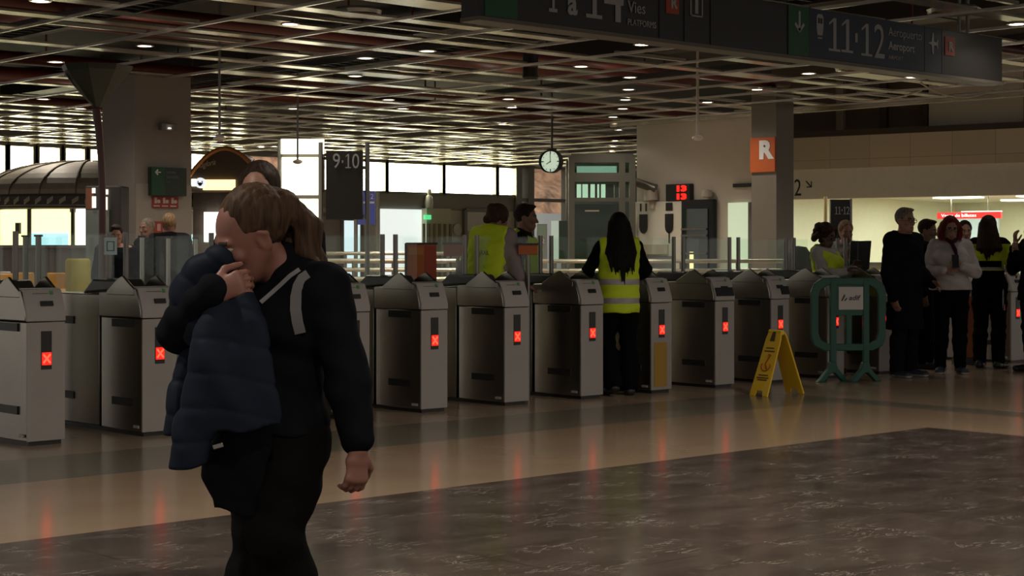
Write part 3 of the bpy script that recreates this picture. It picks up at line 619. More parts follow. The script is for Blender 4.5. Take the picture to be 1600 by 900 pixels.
for py_ in (262,338):
    MB().box(28*k,36*k,-.02,.02,zat(py_,d)-.02,zat(py_,d)+.02).build('clamp',POST,t)
d=33.; k=d/FPX; t=thing('blue_sign','small blue departures sign partly behind the platform board','sign',W(573,d,0),YAW-math.pi/2)
MB().box(-14*k,13*k,-.04,.04,zat(351,d),zat(298,d)).build('board',mat('deep_blue_board',(.035,.04,.16),.5,emit=(.05,.06,.25),estr=.35),t)
m=MB().text('2',.2,(6*k,-.046,zat(311,d)),(1,0,0),(0,0,1),.003,fit=(5*k,8*k)); m.box(5*k,12*k,-.05,-.045,zat(318,d),zat(315,d)); m.box(-6*k,-2*k,-.05,-.045,zat(318,d),zat(315,d)); m.build('lettering',WHT,t)
for px in (556,590): MB().cyl(((px-573)*k,0,0),((px-573)*k,0,zat(300,d)),.04,10).build('post',FRAME,t)
# rails beyond the gates
RLM=mat('pale_handrail',(.55,.50,.40),.3,.6)
for i,(p0,p1,y_,d_,lb) in enumerate([(490,800,407,24.,'long pale handrail beyond the gates behind the bowed woman'),(800,1240,408,23.,'long pale handrail beyond the gates below the charging panel'),(500,700,396,26.,'thin rail beyond the gates under the platform board')]):
    A=W(p0,d_,0);B=W(p1,d_,0); t=thing('handrail',lb,'handrail',A)
    v=B-A; z=zat(y_,d_)
    for dz in (0,-.13,-.26): MB().cyl((0,0,z+dz),(v.x,v.y,z+dz),.028,8).build('rail',RLM,t)
    for q in range(6): MB().cyl(v*(q/5)*1.0,v*(q/5)+Vector((0,0,z)),.022,8).build('upright',FRAME,t)
    MB().obox(v/2+Vector((0,0,z*.35)),v/2,N*.01,(0,0,z*.33)).build('infill_panel',mat('brown_infill%d'%i,(.17,.145,.115),.5),t)
# ================================================================== LIFT SHAFT
d=33.; k=d/FPX; t=thing('glass_lift','greenish glass lift shaft with grey frame right of the clock','lift',W(942,d,0),YAW-math.pi/2)
GF=mat('grey_green_frame',(.12,.115,.095),.5,.2)
D_=1.6
for px in (893,972,988): 
    for yy in (0,D_): MB().box((px-942)*k-.06,(px-942)*k+.06,yy-.06,yy+.06,0,zat(244,d)).build('upright',GF,t)
for py0,py1 in ((240,254),(270,284),(309,315)): 
    m=MB()
    for yy in (0,D_): m.box(-50*k,47*k,yy-.05,yy+.05,zat(py1,d),zat(py0,d))
    m.build('crossbeam',GF,t)
GL2=glass('lift_glass',(.62,.72,.66),.4)
MB().box(-48*k,30*k,-.015,.015,0,zat(254,d)).build('glass_front',GL2,t); MB().box(31*k,46*k,-.015,.015,0,zat(250,d)).build('side_glass',GL2,t)
MB().box(-46*k,28*k,.5,.6,0,zat(318,d)).build('lift_car',mat('lift_grey',(.11,.115,.10),.5,noise=.1),t)
m=MB()
for a_,b_ in ((-38,-31),(-29,-20),(-16,-9),(-5,-2),(1,8)): m.box(a_*k,b_*k,.9,.92,zat(309,d),zat(285,d))
m.build('lit_louvre',mat('lit_louvre',(.8,.9,.75),.4,emit=(.85,1,.8),estr=1.1),t)
MB().box(-38*k,26*k,.9,.92,zat(268,d),zat(256,d)).build('top_light',mat('teal_lit',(.4,.6,.5),.4,emit=(.55,.8,.68),estr=.6),t)
MB().box(-28*k,-6*k,-.05,.0,zat(330.5,d),zat(328.5,d)).build('grab_bar',RLM,t)
# screens and totem by the lift
d=26.; k=d/FPX; t=thing('platform_twelve_totem','grey totem with a white 12 right of the hi-vis man','sign',W(848,d,0),YAW-math.pi/2)
MB().box(-9*k,7*k,-.03,.03,0,zat(350,d)).build('board',mat('grey_totem',(.24,.25,.24),.5),t); MB().box(-8.5*k,5*k,-.036,-.03,zat(372,d),zat(352,d)).build('green_field',mat('sage_field',(.22,.30,.22),.5),t)
MB().text('12',.1,(-6*k,-.04,zat(380,d)),(1,0,0),(0,0,1),.002,fit=(9*k,7*k)).build('numerals',WHT,t)
for px,w_,m_,lb in ((867,6,mat('pale_screen',(.45,.55,.48),.3,emit=(.6,.75,.62),estr=.35),'pale glowing narrow screen left of the lift'),(880,7,mat('dark_screen',(.03,.05,.035),.3),'dark green narrow screen beside the lift post')):
    t=thing('slim_screen',lb,'screen',W(px,d+1,0),YAW-math.pi/2); MB().box(-w_*k,w_*k,-.03,.03,zat(410,d+1),zat(345,d+1)).build('screen',m_,t); MB().box(-.03,.03,-.02,.02,0,zat(410,d+1)).build('stand',FRAME,t)
# ================================================================== HANGING THINGS
d=dep(184,ZC); d=32.6; k=d/FPX; zc0=zat(252.5,d)
t=thing('station_clock','round white-faced station clock with a black case hanging from the ceiling','clock',W(861,d,zc0),YAW-math.pi/2-math.radians(28))
def yl(prof,m,name,par,off=0.): 
    o=MB().lathe(prof,n=40).build(name,m,par,smooth=True); o.rotation_euler=(math.pi/2,0,0); return o
R2=.205
yl([(.001,.0),(R2,.0),(R2+.015,.02),(R2+.015,.10),(R2+.015,-.10),(R2+.015,-.1),(R2,-.12),(.001,-.12)],BLACK,'case',t)
yl([(R2-.004,.032),(R2+.0,.036),(R2+.012,.03),(R2+.014,.01)],BLACK,'bezel',t)
yl([(.001,.026),(R2-.005,.026)],mat('clock_face',(.7,.78,.66),.4,emit=(.75,.95,.72),estr=.55),'dial',t)
m=MB()
for h in range(12):
    a=math.pi/6*h; c=Vector((math.sin(a)*R2*.83,-.03,math.cos(a)*R2*.83)); L_=.028 if h%3==0 else .014; w2=.010 if h%3==0 else .005
    m.obox(c,(math.cos(a)*w2,0,-math.sin(a)*w2),(0,.002,0),(math.sin(a)*L_,0,math.cos(a)*L_))
m.build('hour_marks',BLACK,t)
def hand(a,L_,w2,nm): 
    MB().obox((math.sin(a)*L_*.42,-.034,math.cos(a)*L_*.42),(math.cos(a)*w2,0,-math.sin(a)*w2),(0,.002,0),(math.sin(a)*L_*.58,0,math.cos(a)*L_*.58)).build(nm,BLACK,t)
hand(math.radians(-2),.15,.006,'minute_hand'); hand(math.radians(240),.10,.008,'hour_hand')
MB().cyl((0,.04,R2),(0,.04,ZC-zc0+.5),.02,10).build('hanging_rod',DARKG,t); MB().box(-.07,.07,-.02,.10,R2-.005,R2+.05).build('mount',BLACK,t)
for px,y0_,y1_,d_,rr,lb in ((1090,128,216,25.7,.022,'white hanging rod with a small disc sensor before the cream wall'),(343,95,217,23.,.018,'grey hanging rod with a round access point above the bakery kiosk'),(465,180,253,29.,.018,'thin hanging rod with a small disc before the glowing light box')):
    t=thing('hanging_sensor',lb,'sensor',W(px,d_,zat(y1_,d_))); h=ZS-.2-zat(y1_,d_)
    MB().cyl((0,0,.03),(0,0,h+.2),rr,10).build('rod',WHITEP if px==1090 else POST,t,smooth=True)
    MB().lathe([(.001,.05),(.05,.04),(.085,.015),(.085,-.01),(.04,-.035),(.001,-.04)],n=18).build('disc',WHITEP,t,smooth=True)
d=23.5; t=thing('hanging_loudspeaker','black cylindrical loudspeaker hanging under the ceiling left of the long sign','loudspeaker',W(829,d,0))
MB().lathe([(.001,zat(125,d)),(.10,zat(125,d)),(.125,zat(121,d)),(.11,zat(117,d)),(.11,zat(82,d)),(.001,zat(80,d))],n=20).build('housing',BLACK,t,smooth=True); MB().cyl((0,0,zat(82,d)),(0,0,ZS),.012,6).build('rod',DARKG,t)
# ================================================================== LONG HANGING SIGN (y = 10.5)
YS=10.5
def sX(px): return onY(px,YS)[0]
def sZ(px,py): return zat(py,onY(px,YS)[1])
xa,xb=sX(747),sX(1566); z0=sZ(1566,128); z1=sZ(1566,60)
t=thing('hanging_platform_sign','long dark hanging sign with platform numbers and a blue airport panel','sign',(0,YS,0))
MB().box(xa,xb,0,.22,z0,z1).build('board',mat('black_board',(.016,.014,.0135),.45),t,bevel=.006)
MB().box(xa,xb,-.012,.232,z0-.035,z0).build('bottom_rail',mat('brown_grey_rail',(.13,.11,.09),.5,.3),t)
GF_=mat('sign_green',(.008,.085,.022),.5)
MB().box(sX(757),sX(808),-.006,0,z0+.005,z1).build('green_panel',GF_,t)
MB().box(sX(1232),sX(1263),-.006,0,z0+.005,z1-.003).build('green_panel',GF_,t)
MB().box(sX(1263)+.004,sX(1471),-.006,0,z0+.005,z1-.003).build('blue_panel',mat('sign_blue',(.014,.028,.05),.5),t)
SL=mat('grey_lettering',(.33,.33,.33),.5)
m=MB()
def st(txt,p0,p1,ytop,ybot,bold=0.0):
    x0_,x1_=sX(p0),sX(p1); zb_=sZ(p0,ybot); zt_=sZ(p0,ytop); m.text(txt,.3,(x0_,-.008,zb_),(1,0,0),(0,0,1),.003,fit=(x1_-x0_,zt_-zb_),bold=bold)
def S1(p0,p1,ya,yb): one(m,sX(p0),sX(p1),sZ(p0,yb),sZ(p0,ya),-.004)
S1(857,870,-60,18); st('a',886,901,-5,23,.01); S1(915,940,-55,27); st('4',943,973,-55,32,.006)
st('Vies',980,1007,1,19); st('PLATFORMS',980,1024,29,39)
S1(1294,1312,27,79); S1(1314,1332,29,81); S1(1345,1362,36,86.5); st('2',1365,1381,37,90)
st('Aeropuerto',1387,1439,42,60,-.002); st('Aeroport',1387,1428,64,81,.006); st('AIRPORT',1387,1410,86,92)
m.box(sX(1335),sX(1338.5),-.012,0,sZ(1336,66),sZ(1336,52)); m.build('lettering',SL,t)
m=MB()
ax,az=sX(1248),sZ(1248,33)
m.box(ax-.015,ax+.015,-.012,-.004,az-.10,az+.10); m.prism([(0,0),(.085,.085),(.06,.105),(0,.045),(-.06,.105),(-.085,.085)],(ax,-.006,az-.12),(1,0,0),(0,0,1),(0,-.006,0)); m.build('down_arrow',SL,t)
m=MB(); tx,tz=sX(1280),sZ(1280,40); q=.0066
m.prism([(-.04,-.1),(.04,-.1),(.055,-.03),(.055,.09),(.035,.115),(-.035,.115),(-.055,.09),(-.055,-.03)],(tx,-.006,tz),(1,0,0),(0,0,1),(0,-.006,0)); m.box(tx-.035,tx+.035,-.012,-.004,tz-.135,tz-.12); m.build('train_symbol',SL,t)
m=MB(); m.box(tx-.035,tx-.005,-.015,-.011,tz+.02,tz+.075); m.box(tx+.005,tx+.035,-.015,-.011,tz+.02,tz+.075); m.build('train_symbol_windows',BLACK,t)
m=MB(); px_,pz_=sX(1456),sZ(1456,68)
m.prism([(-.09,0),(-.02,.02),(-.0,.12),(.02,.12),(.025,.022),(.075,.016),(.09,.05),(.105,.05),(.098,0),(.105,-.05),(.09,-.05),(.075,-.016),(.025,-.022),(.02,-.12),(.0,-.12),(-.02,-.02)],(px_,-.006,pz_),(1,0,0),(0,0,1),(0,-.006,0)); m.build('aeroplane_symbol',SL,t)
ORS=mat('sign_orange_red',(.36,.05,.018),.5)
for p0,p1,ya,yb in ((1040,1060,-14,20),(1476,1491,57,86)):
    x0_,x1_=sX(p0),sX(p1); zt_,zb_=sZ(p0,ya),sZ(p0,yb)
    o=MB().box(x0_,x1_,-.008,0,zb_,zt_).build('orange_square',ORS,t)
    w2=x1_-x0_; h2=zt_-zb_
    MB().text('R',.2,(x0_+.36*w2,-.012,zb_+.24*h2),(1,0,0),(0,0,1),.003,fit=(.5*w2,.52*h2),bold=.01).build('letter',SL,o)
m=MB(); x0_,x1_=sX(1078),sX(1097); zt_,zb_=sZ(1078,-22),sZ(1078,25); f_=.012
m.box(x0_,x1_,-.01,0,zb_,zb_+f_); m.box(x0_,x0_+f_,-.01,0,zb_,zt_); m.box(x1_-f_,x1_,-.01,0,zb_,zt_); m.box(x0_,x1_,-.01,0,zt_-f_,zt_)
xc=(x0_+x1_)/2; m.box(xc-.02,xc+.02,-.01,0,zb_+.03,zb_+.17); m.cyl((xc,-.01,zb_+.2),(xc,0,zb_+.2),.02,10); m.build('lift_symbol',SL,t)
for p in (1030,1069,1110,1231,1444,1471): MB().box(sX(p)-.004,sX(p)+.004,-.009,0,z0,z1).build('panel_seam',mat('seam%d'%p,(.03,.03,.03),.5),t)
for p in (1512,1525): MB().cyl((sX(p),.11,z1-.01),(sX(p),.11,ZS),.022,10).build('hanger_rod',POST,t,smooth=True)
for p in (800,812): MB().cyl((sX(p),.11,z1-.01),(sX(p),.11,ZS),.022,10).build('hanger_rod',POST,t,smooth=True)
# ================================================================== TICKET GATES
YG=10.52; GW=.145
def make_gate():
    t=thing('ticket_gate','','ticket gate',(0,YG,0))
    # cabinet modules with softly bulging sides
    def module(y0,y1,z0,z1):
        n=12; poly=[]
        for i in range(n+1):
            u=i/n; poly.append((GW-.024+.024*math.sin(math.pi*u)**.8, y0+(y1-y0)*u))
        for i in range(n,-1,-1):
            u=i/n; poly.append((-GW+.024-.024*math.sin(math.pi*u)**.8, y0+(y1-y0)*u))
        return MB().prism(poly,(0,0,z0),(1,0,0),(0,1,0),(0,0,z1-z0))
    module(.015,.62,.03,.835).build('front_cabinet',STEEL,t,bevel=.004,smooth=True)
    module(.66,1.95,.03,1.0).build('rear_cabinet',STEEL,t,bevel=.006,smooth=True)
    MB().box(-.12,.12,.02,1.93,0,.03).build('plinth',BLACK,t)
    MB().box(-GW+.006,GW-.006,0,.016,.03,.835).build('front_plate',STEELF,t,bevel=.003)
    prof=[(.02,.842),(.02,.9),(.05,.99),(.085,1.055),(.22,1.06),(.35,1.03),(.62,1.02),(.62,.842)]
    MB().prism(prof,(-GW,0,0),(0,1,0),(0,0,1),(2*GW,0,0)).build('hood',STEEL,t,bevel=.008,smooth=True)
    for s_ in (-GW-.003,GW-.019):
        MB().prism([(.10,1.045),(.20,1.10),(.27,1.142),(.33,1.125),(.50,1.03),(.50,1.0),(.10,1.0)],(s_,0,0),(0,1,0),(0,0,1),(.022,0,0)).build('side_fin',STEEL,t,bevel=.006)
    MB().prism([(.34,1.03),(.42,1.115),(.78,1.115),(.95,1.0)],(-.11,0,0),(0,1,0),(0,0,1),(.22,0,0)).build('rear_dome',mat_dome,t,bevel=.02)
    rp=[(-.006,.842),(-.006,.885),(.028,.985),(.062,1.058),(.12,1.068),(.12,1.05),(.07,1.04),(.05,.98),(.02,.885),(.02,.842)]
    r=MB().prism(rp,(-GW+.004,0,0),(0,1,0),(0,0,1),(2*GW-.008,0,0)).build('reader_panel',READER,t,bevel=.004,smooth=True)
    MB().obox((.01,.012,.962),(.045,0,0),(0,-.006,.002),(0,.006,.016)).build('ticket_slot',BLACK,r)
    m=MB(); m.obox((-.02,.044,1.03),(.06,0,0),(0,.002,0),(0,.0004,.001)); m.build('printed_line',DARKG,r)
    MB().obox((.06,.046,1.035),(.010,0,0),(0,-.004,.002),(0,.006,.012)).build('green_mark',mat_gm,r)
    w=MB().box(-.038,.038,-.005,.004,.515,.775).build('indicator_window',BLACK,t)
    MB().box(-.034,.034,-.008,-.004,.545,.63).build('red_stop_light',REDL,w)
    x=MB()
    for sg in (1,-1): x.obox((0,-.009,.588),(.026,0,.03*sg),(0,.001,0),(-.005*sg,0,.0043))
    x.build('red_cross',REDX,w)
    for s_ in (-1,1):
        for z in (.80,.235):
            for y0,y1 in ((.13,.42),(1.0,1.3)):
                MB().box(s_*(GW-.004)-.008,s_*(GW-.004)+.008,y0,y1,z-.028,z+.028).build('side_slot',BLACK,t)
        MB().box(s_*(GW-.006)-.006,s_*(GW-.006)+.006,.05,.12,.055,.075).build('maker_plate',READER,t)
    # glass wings and posts
    for x in (-.07,.07):
        MB().cyl((x,.60,1.0),(x,.60,1.46),.021,12).build('glass_post',POST,t,smooth=True)
    for x0,x1 in ((-.37,-.095),(.095,.30)):
        MB().box(x0,x1,.594,.606,.30,1.45).build('glass_wing',GLASSG,t)
    MB().box(-.006,.006,.66,1.55,1.0,1.44).build('glass_screen',GLASSG,t)
    return t
mat_dome=mat('dark_dome',(.05,.048,.042),.35); mat_gm=mat('green_mark',(.10,.35,.10),.5)
edges=[5.503,6.38,7.26,8.13,8.938,9.856,10.77,11.685,12.59,13.44,14.36,15.27,17.9]
labels=['leftmost steel ticket gate at the edge of the picture, with a red cross light','second steel ticket gate from the left, between the leftmost gate and the bowed woman','ticket gate almost hidden behind the bowed woman',
'ticket gate just right of the bowed woman, half covered by her back','steel ticket gate in front of the larger orange glass panel','steel ticket gate standing in front of the stooping attendant in a lime vest',
'steel ticket gate just left of the long-haired attendant','steel ticket gate with a yellow strip on its front, right of the long-haired attendant','steel ticket gate with a black fare plate, left of the wet floor sign',
'steel ticket gate with a black fare plate behind the wet floor sign','steel ticket gate behind the green plastic barrier','ticket gate behind the man in glasses','steel ticket gate end at the far right behind the attendant in black and lime']
gate0=make_gate()
GATES=[]
for i,x in enumerate(edges):
    g=gate0 if i==0 else dup(gate0,(x-GW,YG,0))
    g.location=(x-GW,YG,0); g['label']=labels[i]; g['group']='steel ticket gates in one row'; GATES.append(g)
for i in (8,9):                                                   # black fare plates
    r=[c for c in GATES[i].children if c.name.startswith('reader_panel')][0]
    p=MB().obox((-.005 if i==8 else .075,.0,.925),(.125 if i==8 else .06,0,0),(0,.005,-.002),(0,.012,.04)).build('fare_plate',BLACK,r)
    m=MB().text('1 26' if i==8 else 'TGB',.05,(-.1 if i==8 else .03,-.008,.905),(1,0,0),(0,.28,.96),.001,fit=(.19 if i==8 else .09,.04)); m.build('fare_lettering',mat('fare_letters',(.22,.2,.2),.5),p)
MB().box(-.10,.07,-.003,.002,.06,.47).build('yellow_strip',mat('ochre_strip',(.42,.24,.03),.5),GATES[7])
# orange sticker panels of the glass gate doors
for i,(px0,px1,y0,y1,d,lb) in enumerate([(636,682,380,436,14.6,'larger orange glass panel with a dark frame above the ticket gate'),(693,738,380,400,16.95,'narrow orange label panel left of the stooping attendant'),(810,840,381,398,14.9,'narrow orange label panel in front of the hi-vis man')]):
    k=d/FPX; c=W((px0+px1)/2,d,0); w=(px1-px0)/2*k
    t=thing('orange_gate_panel',lb,'gate panel',c,YAW-math.pi/2)
    MB().box(-w,w,-.015,.015,zat(y1,d),zat(y0+2,d)).build('orange_sheet',ORG,t,bevel=.004)
    m=MB(); m.box(-w-.01,w+.01,-.02,.02,zat(y0+2,d),zat(y0-1,d))
    if i==0:
        m.box(-w-.02,-w,-.02,.02,zat(y1+3,d),zat(y0,d)); m.box(-w-.02,w,-.02,.02,zat(y1+3,d),zat(y1,d))
        MB().box(w*.2,w*.98,-.019,-.012,zat(y1-1,d),zat(y0+4,d)).build('red_fold',mat('red_orange',(.42,.06,.02),.5),t)
        MB().box(-w*.9,w*.15,-.019,-.012,zat(y0+18,d),zat(y0+6,d)).build('pale_label',mat('pale_orange',(.58,.22,.05),.5),t)
    m.build('dark_frame',DARKG,t)
    MB().cyl((w*.0,.0,0.),(0,0.,zat(y1,d)),.02,8).build('stand',POST,t)
# pale notice taped to the glass at the left
d=12.22; k=d/FPX; t=thing('taped_notice','pale blue notice with a square drawing on the glass at the left','notice',W(173,d,0),YAW-math.pi/2)
MB().box(-10*k,10*k,-.006,0,zat(398,d),zat(371,d)).build('sheet',mat('pale_blue_sheet',(.60,.76,.78),.5),t)
m=MB(); 
for a,b,c_,e in ((-6,6,377,378.3),(-6,6,391,392.3),(-6,-4.7,377,392),(4.7,6,377,392)): m.box(a*k,b*k,-.009,-.006,zat(e,d),zat(c_,d))
m.build('drawn_square',mat('slate_print',(.10,.15,.17),.5),t)
MB().cyl((0,.012,1.02),(0,.012,zat(371,d)),.008,8).build('holder',GLASSG,t)
# free glass screens with steel posts between the gates
for i,(px,d,lb,lit) in enumerate([(40,12.75,'dark steel post with glass right of the leftmost gate top',0),(60,12.4,'grey steel post second from the left edge',0),(222,13.2,'pale steel post under the grey-haired person',1),(263,14.2,'bright thin steel post in front of the fair-haired back',1),(306,14.9,'thin steel post left of the bowed woman elbow',1)]):
    t=thing('barrier_post',lb,'glass barrier',W(px,d,0),YAW-math.pi/2,'posts of the glass barriers')
    MB().cyl((0,0,0),(0,0,1.43),.022 if not lit else .018,12).build('post',POST if not lit else mat_bright if False else STEEL,t,smooth=True)
    gw=.17; MB().box(.02,gw,-.006,.006,.25,1.42).build('glass_sheet',GLASSG,t)
    MB().box(-.028,.028,-.02,.02,1.425,1.44).build('cap',DARKG,t)
# ================================================================== WET FLOOR SIGN
d=dep(617,0) if False else EYE*FPX/(617-HOR); base=W(1213,d,0)
t=thing('wet_floor_sign','yellow folding wet floor sign standing in front of the gates','wet floor sign',base,YAW-math.pi/2+math.radians(36))
H_=.575; sp=.235
for sgn,nm in ((-1,'front_leaf'),(1,'rear_leaf')):
    # leaf: tapered board leaning to the ridge
    o=Vector((sgn*sp,0,0)); u=Vector((0,1,0)); v=Vector((-sgn*(sp-.02),0,H_)).normalized(); L_=math.hypot(sp-.02,H_)
    poly=[(-.115,0),(-.05,0),(-.035,.05),(.035,.05),(.05,0),(.115,0),(.095,L_*.9),(.08,L_),(-.08,L_),(-.095,L_*.9)]
    w=u.cross(v)*.018
    q=MB().prism(poly,o,u,v,w).build(nm,YEL,t,bevel=.006)
    nrm=(u.cross(v)).normalized(); nrm = nrm if nrm.x*sgn>0 else -nrm
    off=nrm*(.021 if nrm.dot(w)>0 else .003); uu=u if (u.cross(v)).dot(nrm)>0 else -u
    m=MB()
    for b_,wd in ((.46,.05),(.43,.065),(.20,.06),(.175,.075),(.155,.06)): m.obox(o+v*b_+off,uu*wd,nrm*.001,v*.006)
    m.build('printed_text',mat('dark_print%d'%sgn,(.14,.08,.01),.6),q)
    m=MB(); c=o+v*.31+off
    m.tube([c+uu*(.055*math.cos(a))+v*(.05*math.sin(a)-.02) for a in [i*math.pi/8 for i in range(-9,2)]],.005,6)
    m.tube([c+v*.07+uu*.02,c+v*.0-uu*.01,c-v*.05+uu*.02],.007,6); m.tube([c+v*.08+uu*.02,c+v*.088+uu*.02],.016,8); m.build('slipping_figure',mat('red_print%d'%sgn,(.35,.05,.01),.6),q)
    m=MB(); m.prism([(-.03,0),(.03,0),(.018,.09),(-.018,.09)],o+v*(L_*.86)+off,uu,v,nrm*.002); m.build('hand_hole_shade',mat('shadow_slot%d'%sgn,(.08,.05,.01),.7),q)  # no opening here: a dark patch paints the shade inside the hole
MB().cyl((0,-.08,H_+.0),(0,.08,H_+.0),.024,12).build('hinge',YEL,t,smooth=True)
# ================================================================== GREEN PLASTIC BARRIER
d=16.9; k=d/FPX; base=W(1325,d,0); GP=mat('green_plastic',(.006,.085,.058),.45)
t=thing('plastic_barrier','green plastic crowd barrier with a white logo plate on splayed feet','barrier',base,YAW-math.pi/2+math.radians(3))
zt_,zb_=zat(437,d),zat(548,d); w=59*k
def loop(w_,za,zb2,r): 
    return [(-w_+r,za),(w_-r,za),(w_,za-r),(w_,zb2+r),(w_-r,zb2),(-w_+r,zb2),(-w_,zb2+r),(-w_,za-r),(-w_+r,za),(0,za)]
m=MB()
def bar(x0,x1,z0,z1,th=.024): m.box(x0,x1,-th,th,z0,z1)
b_=.075
outer=[(-w,zb_+.14),(-w+.03,zb_+.05),(-w+.13,zb_),(w-.13,zb_),(w-.03,zb_+.05),(w,zb_+.14),(w,zt_-.12),(w-.03,zt_-.04),(w-.12,zt_+.02),(-w+.12,zt_+.02),(-w+.03,zt_-.04),(-w,zt_-.12)]
inner=[(x*.80,(z-(zt_+zb_)/2)*.80+(zt_+zb_)/2) for x,z in outer]
n_=len(outer)
vs=[(x,-.025,z) for x,z in outer]+[(x,-.025,z) for x,z in inner]+[(x,.025,z) for x,z in outer]+[(x,.025,z) for x,z in inner]
fs=[]
for i in range(n_):
    j=(i+1)%n_
    fs+=[(i,j,n_+j,n_+i),(2*n_+j,2*n_+i,3*n_+i,3*n_+j),(j,i,2*n_+i,2*n_+j),(n_+i,n_+j,3*n_+j,3*n_+i)]
MB().add(vs,fs).build('outer_frame',GP,t,bevel=.01)
x1_,x2_=-24*k,28*k
for x in (x1_,x2_): MB().box(x-.032,x+.032,-.03,.03,.16,zt_).build('upright',GP,t,bevel=.01)
MB().box(x1_,x2_,-.02,.02,zat(493,d),zat(437,d)).build('name_board',GP,t,bevel=.005)
MB().box(1*k-.03,1*k+.03,-.02,.02,zb_,zat(490,d)).build('centre_bar',GP,t,bevel=.01)
for x in (x1_,x2_):
    m=MB().prism([(-.03,.20),(.03,.20),(.06,.13),(.16,.03),(.20,0),(.12,0),(.02,.09),(-.02,.09),(-.12,0),(-.20,0),(-.16,.03),(-.06,.13)],(x,-.04,0),(.9,.35,0),(0,0,1),(-.02,.06,0)); m.build('foot',GP,t,bevel=.008)
q=MB().box(-16*k,23*k,-.032,-.02,zat(484,d),zat(448,d)).build('logo_plate',mat('white_plate',(.60,.58,.55),.5),t,bevel=.006)
m=MB().text('adif',.1,(0*k,-.034,zat(469,d)),(1,0,0),(0,0,1),.001,fit=(19*k,8*k),bold=.002,shear=.25)
for a_ in (0,1): m.prism([(-12.5*k+a_*4.5*k,-5*k),(-10.*k+a_*4.5*k,-5*k),(-5.5*k+a_*3.5*k,(3-a_*4)*k),(-7*k+a_*3*k,(6-a_*6)*k)],(0,-.0335,zat(465,d)),(1,0,0),(0,0,1),(0,-.002,0))
m.build('logo',mat('dark_logo',(.045,.04,.045),.5),q)
# ================================================================== dark monitor, orange gate leaf, counter at the right
d=18.9; k=d/FPX; t=thing('service_monitor','black monitor back beside the curly-haired attendant','monitor',W(1344,d,0),YAW-math.pi/2)
MB().prism([(-17*k,zat(424,d)),(14*k,zat(424,d)),(18*k,zat(376,d)),(-15*k,zat(377,d))],(0,0,0),(1,0,0),(0,0,1),(0,.06,0)).build('screen_back',BLACK,t,bevel=.01); MB().cyl((0,.03,0),(0,.03,zat(420,d)),.035,10).build('stand',DARKG,t)
d=20.2; k=d/FPX; t=thing('dark_backpack','dark rounded bag behind the steel post left of the curly attendant','bag',W(1247,d,0),0)
MB().lathe([(.001,zat(384,d)),(.10,zat(386,d)),(.17,zat(400,d)),(.20,zat(425,d)),(.20,.72),(.001,.70)],n=20).build('bag_body',mat('dark_green_black',(.018,.022,.018),.7),t,smooth=True); MB().box(-.25,.25,-.2,.2,.0,.70).build('table',DARKG,t)
x0=16.25; t=thing('orange_gate_panel','orange panel low between the red-haired woman and the long-haired attendant','gate panel',W(1514,19.4,0),YAW-math.pi/2)
MB().box(-.17,.17,-.03,.03,.08,.80).build('orange_sheet',mat('dull_orange',(.30,.085,.02),.5),t,bevel=.01); MB().box(-.19,.19,-.04,.04,0,.08).build('foot_bar',DARKG,t)
t=thing('info_counter','dark counter at the right edge behind the attendants','counter',W(1600,21.3,0),YAW-math.pi/2)
MB().box(-.75,1.2,0,.7,0,.95).build('counter_body',mat('dark_counter',(.075,.066,.055),.5),t,bevel=.01); MB().box(-.8,1.25,-.05,.75,.95,1.0).build('worktop',mat('grey_worktop',(.17,.16,.13),.4),t)
